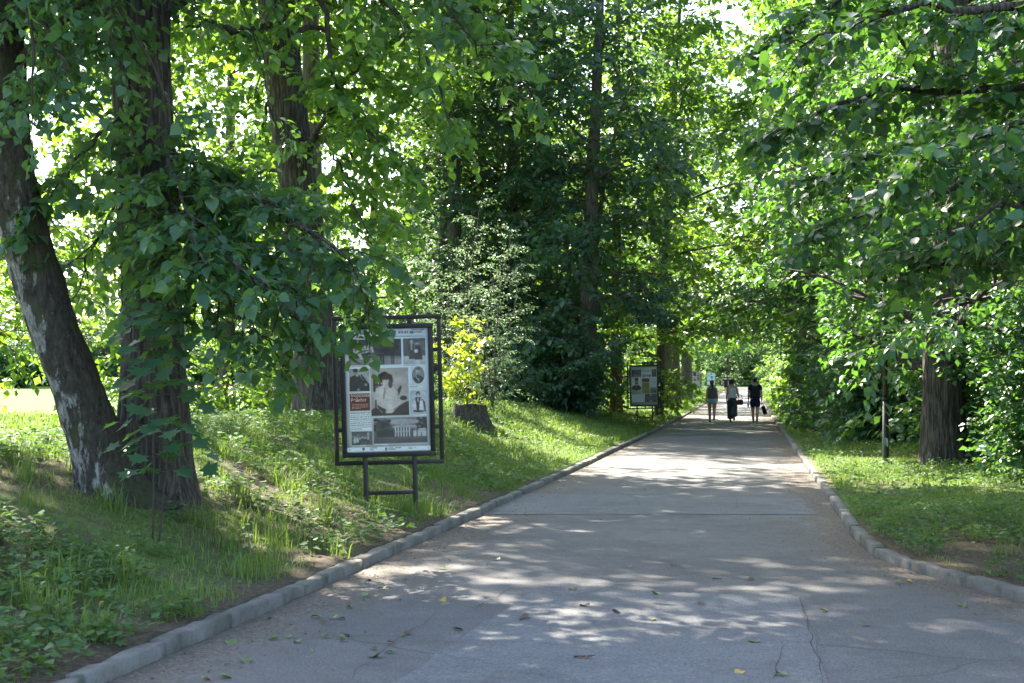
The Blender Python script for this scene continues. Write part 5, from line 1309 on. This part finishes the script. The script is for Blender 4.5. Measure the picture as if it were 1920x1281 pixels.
def person(label, loc, rz, H, fem, skinm, top, bottom, hairstyle, stride, swing, arms=None, feet=None, group=None):
    root = thing('person', label, 'person', loc, rz, group); k = H / 1.72
    S = lambda x, y, z: (x * k, y * k, z * k)
    hipw, shw = (.095, .155) if fem else (.092, .185)
    fl, fr = stride
    def leg(s, f):                                 # f > 0: foot ahead, f < 0: foot trailing with the heel raised
        hip = S(s * hipw, 0, .90); ank_z = .085 if f >= -.05 else .085 + min(.10, -f * .34)
        knee = S(s * (hipw - .005), f * .45 + .05, .49); ank = S(s * (hipw - .02), f, ank_z)
        return hip, knee, ank
    L, R = leg(-1, fl), leg(1, fr)
    arms = arms or {}
    def arm(s, f):
        sh = S(s * shw, 0, 1.40); el = S(s * (shw + .055), -.02 + f * .35, 1.115); wr = S(s * (shw + .065), .05 + f, .88)
        if s in arms: el, wr = S(*arms[s][0]), S(*arms[s][1])
        return sh, el, wr
    aL, aR = arm(-1, swing), arm(1, -swing)
    pel = S(0, 0, .96); wai = S(0, .005, 1.10); che = S(0, -.005, 1.30); nck0 = S(0, -.01, 1.455); nck = S(0, .0, 1.50); hd = S(0, .02, 1.60)
    wv = (.115 if fem else .135) * k
    ch = [[(pel, ((.150 if fem else .145) * k, .10 * k)), (wai, (wv, .088 * k)), (che, ((.135 if fem else .16) * k, .10 * k)), (nck0, (.062 * k, .058 * k)), (nck, (.05 * k, .05 * k)), (S(0, .015, 1.575), (.068 * k, .082 * k)), (S(0, .02, 1.635), (.074 * k, .09 * k)), (S(0, .012, 1.695), (.052 * k, .064 * k))]]
    for hip, knee, ank in (L, R):
        cx = ((hip[0] + knee[0]) / 2, (hip[1] + knee[1]) / 2, (hip[2] + knee[2]) / 2); ca_ = (knee[0], (knee[1] * .6 + ank[1] * .4) - .018, knee[2] * .62 + ank[2] * .38)
        ch.append([(pel, (.15 * k, .10 * k)), (hip, (.085 * k, .088 * k)), (cx, (.072 * k, .076 * k)), (knee, .052 * k), (ca_, .055 * k), (ank, .036 * k), ((ank[0], ank[1] + .10 * k, max(.03, ank[2] - .06 * k)), (.040 * k, .026 * k))])
    for sd, (sh, el, wr) in ((-1, aL), (1, aR)):
        ch.append([(che, (.14 * k, .10 * k)), ((sh[0] * .7, 0, sh[2] + .015), .06 * k), (sh, .052 * k), (((sh[0] + el[0]) / 2, (sh[1] + el[1]) / 2, (sh[2] + el[2]) / 2), .044 * k), (el, .036 * k), (wr, .025 * k)])
        for hc in hand(ch, wr, (Vector(wr) - Vector(el)), sd): ch.append(hc)
    skin_obj('body', root, ch, skinm)
    # face: nose, eyes, mouth, ears (the far side of the head)
    f = MB(); f.ell(S(0, .118, 1.60), (.012 * k, .018 * k, .024 * k)); f.ell(S(-.076, .01, 1.605), (.01, .02, .032)); f.ell(S(.076, .01, 1.605), (.01, .02, .032)); f.build('nose_and_ears', skinm, root, True)
    for s in (-1, 1): MB().ell(S(s * .03, .098, 1.625), (.012, .008, .007)).build('eye', M['hair'], root, True)
    MB().ell(S(0, .103, 1.56), (.024, .008, .007)).build('mouth', M['c_red'], root, True)
    e = .014 * k
    # top
    tm, sleeve = top
    tc_ = [[(S(0, 0, .90 if sleeve else .96), (.17 * k + e, .12 * k + e)), (S(0, 0, 1.0), (.17 * k + e, .12 * k + e)), (wai, (wv + e * 2.2, .095 * k + e * 2.0)), (che, ((.142 if fem else .170) * k + e, .108 * k + e)), (S(0, -.01, 1.40 if fem else 1.46), ((.11 if fem else .11) * k, .08 * k))]]
    if sleeve:
        for sh, el, wr in (aL, aR): tc_.append([(che, (.16 * k, .11 * k)), ((sh[0] * .7, 0, sh[2] + .012), .072 * k), (sh, .068 * k), (tuple(sh[i] * .42 + el[i] * .58 for i in range(3)), .064 * k)])
    skin_obj('shirt' if sleeve else 'tank_top', root, tc_, tm)
    if not sleeve:
        mb = MB()
        for s in (-1, 1): mb.tube(spline([S(s * .08, .10, 1.36), S(s * .105, .055, 1.465), S(s * .10, -.06, 1.455), S(s * .085, -.10, 1.36)], 10), .012, 6)
        mb.build('straps', tm, root, True)
    # bottom
    bm, kind = bottom
    if kind == 'trousers':
        b_ = [[(S(0, 0, 1.08), (.15 * k, .11 * k)), (pel, (.165 * k, .125 * k))]]
        for hip, knee, ank in (L, R): b_.append([(pel, (.165 * k, .125 * k)), (hip, (.105 * k, .115 * k)), (knee, (.098 * k, .10 * k)), ((ank[0], ank[1] - .02, ank[2] + .12 * k), (.108 * k, .11 * k)), ((ank[0], ank[1] - .02, ank[2] + .03 * k), (.115 * k, .115 * k))])
        skin_obj('trousers', root, b_, bm)
    else:
        fr_ = .34 if kind == 'short' else .80
        b_ = [[(S(0, 0, 1.07), (.15 * k, .11 * k)), (pel, (.165 * k, .12 * k))]]
        for hip, knee, ank in (L, R): b_.append([(pel, (.165 * k, .12 * k)), (hip, (.100 * k, .108 * k)), (tuple(hip[i] * (1 - fr_) + knee[i] * fr_ for i in range(3)), ((.092 if kind == 'short' else .098) * k, .096 * k))])
        skin_obj('shorts', root, b_, bm)
    # hair
    hb = MB(); hb.ell(S(0, -.005, 1.655), (.086 * k, .100 * k, .085 * k), 20, 14); hb.ell(S(0, -.035, 1.615), (.080 * k, .070 * k, .085 * k), 18, 12)
    if hairstyle == 'bob': hb.ell(S(0, -.015, 1.64), (.108 * k, .112 * k, .095 * k), 20, 14); hb.ell(S(0, -.035, 1.585), (.095 * k, .08 * k, .06 * k), 18, 10)
    hb.build('hair', M['hair'], root, True)
    if hairstyle == 'tail': skin_obj('ponytail', root, [[(S(0, -.09, 1.66), .026), (S(.01, -.135, 1.60), .036), (S(.02, -.125, 1.48), .034), (S(.025, -.12, 1.36), .014)]], M['hair'])
    for (hip, knee, ank) in (L, R):
        up = ank[2] - .085 * k; pitch = -min(.6, up * 5)
        Rm = np.array(Matrix.Rotation(pitch, 3, 'X'))
        MB().ell((ank[0], ank[1] + .055 * k, max(.035, ank[2] - .045 * k)), (.046 * k, .125 * k, .048 * k), 16, 10, Rm).build('shoe', M['shoe'], root, True)
    return root
def add_people():
    g = 'walkers on the path'
    def spot(px, py): q = gp(px, py); return (q[0], q[1], float(path_z(q[0], q[1])))
    a = spot(1335, 792); person('walker with ponytail in grey tank top and aqua shorts', a, .05, 1.66, True, M['skin_tan'], (M['c_grey'], False), (M['c_aqua'], 'short'), 'tail', (.20, -.30), -.12, group=g)
    b = spot(1373, 792); person('walker in white top and wide dark trousers with red bag', b, 0.0, 1.70, True, M['skin'], (M['c_white'], False), (M['c_stripe'], 'trousers'), 'bob', (.18, -.32), .08, {1: ((.235, .0, 1.10), (.26, .16, 1.04))}, group=g)
    c = spot(1416, 793); person('walker in navy T-shirt and dark shorts carrying a bottle', c, -.03, 1.76, False, M['skin'], (M['c_navy'], True), (M['c_blue'], 'long'), 'short', (.14, -.20), .06, group=g)
    # things in hand
    t = thing('handbag', 'dark red handbag hanging from the arm in the middle', 'bag', (b[0] + .305, b[1] + .08, b[2]))
    mb = MB(); mb.box((0, 0, .79), (.25, .12, .22), None, .04); mb.build('bag_body', M['c_red'], t, True)
    MB().tube(spline([(-.08, 0, .89), (-.07, .02, 1.02), (0, .03, 1.10), (.07, .02, 1.02), (.08, 0, .89)], 16), .011, 6).build('bag_handle', M['c_red'], t, True)
    t = thing('water_bottle', 'clear plastic water bottle with blue label in the navy walker hand', 'bottle', (c[0] - .265, c[1] + .09, c[2]))
    pl = plain('bottle_plastic', (.62, .68, .75), .12, 0, .05); MB().tube([(0, 0, .60), (0, 0, .62), (0, 0, .74), (0, 0, .79), (0, 0, .83)], [.03, .036, .036, .03, .014], 14).build('bottle_body', pl, t, True)
    MB().tube([(0, 0, .66), (0, 0, .72)], [.038, .038], 14).build('bottle_label', plain('blue_label', (.1, .2, .5), .5), t, True)
    MB().tube([(0, 0, .83), (0, 0, .855)], [.016, .016], 12).build('bottle_cap', plain('blue_cap', (.08, .15, .5), .4), t, True)
    t = thing('carry_bag', 'black bag swinging from the right hand of the navy walker', 'bag', (c[0] + .275, c[1] + .06, c[2]))
    mb = MB(); R_ = np.array(Matrix.Rotation(-.32, 3, 'Y')); mb.box((.07, 0, .50), (.16, .10, .34), R_, .03); mb.build('bag_body', M['c_black'], t, True)
    MB().tube(spline([(-.02, 0, .65), (-.01, 0, .80), (.05, 0, .66)], 10), .009, 6).build('bag_handle', M['c_black'], t, True)
    # the two far ahead
    for k, (px, Z) in enumerate([(1361, 146), (1369, 150)]):
        p_ = on_ground(px, Z); p_[2] = float(PZ(p_[1]))
        person(['distant walker in dark clothes at the left kerb', 'distant walker half hidden beside the one at the kerb'][k], tuple(p_), 0, 1.75, False, M['skin'], (M['c_blue'], True), (M['c_navy'], 'long'), 'short', (.1, -.14), .05, group=g)
add_people()
STEP('done')
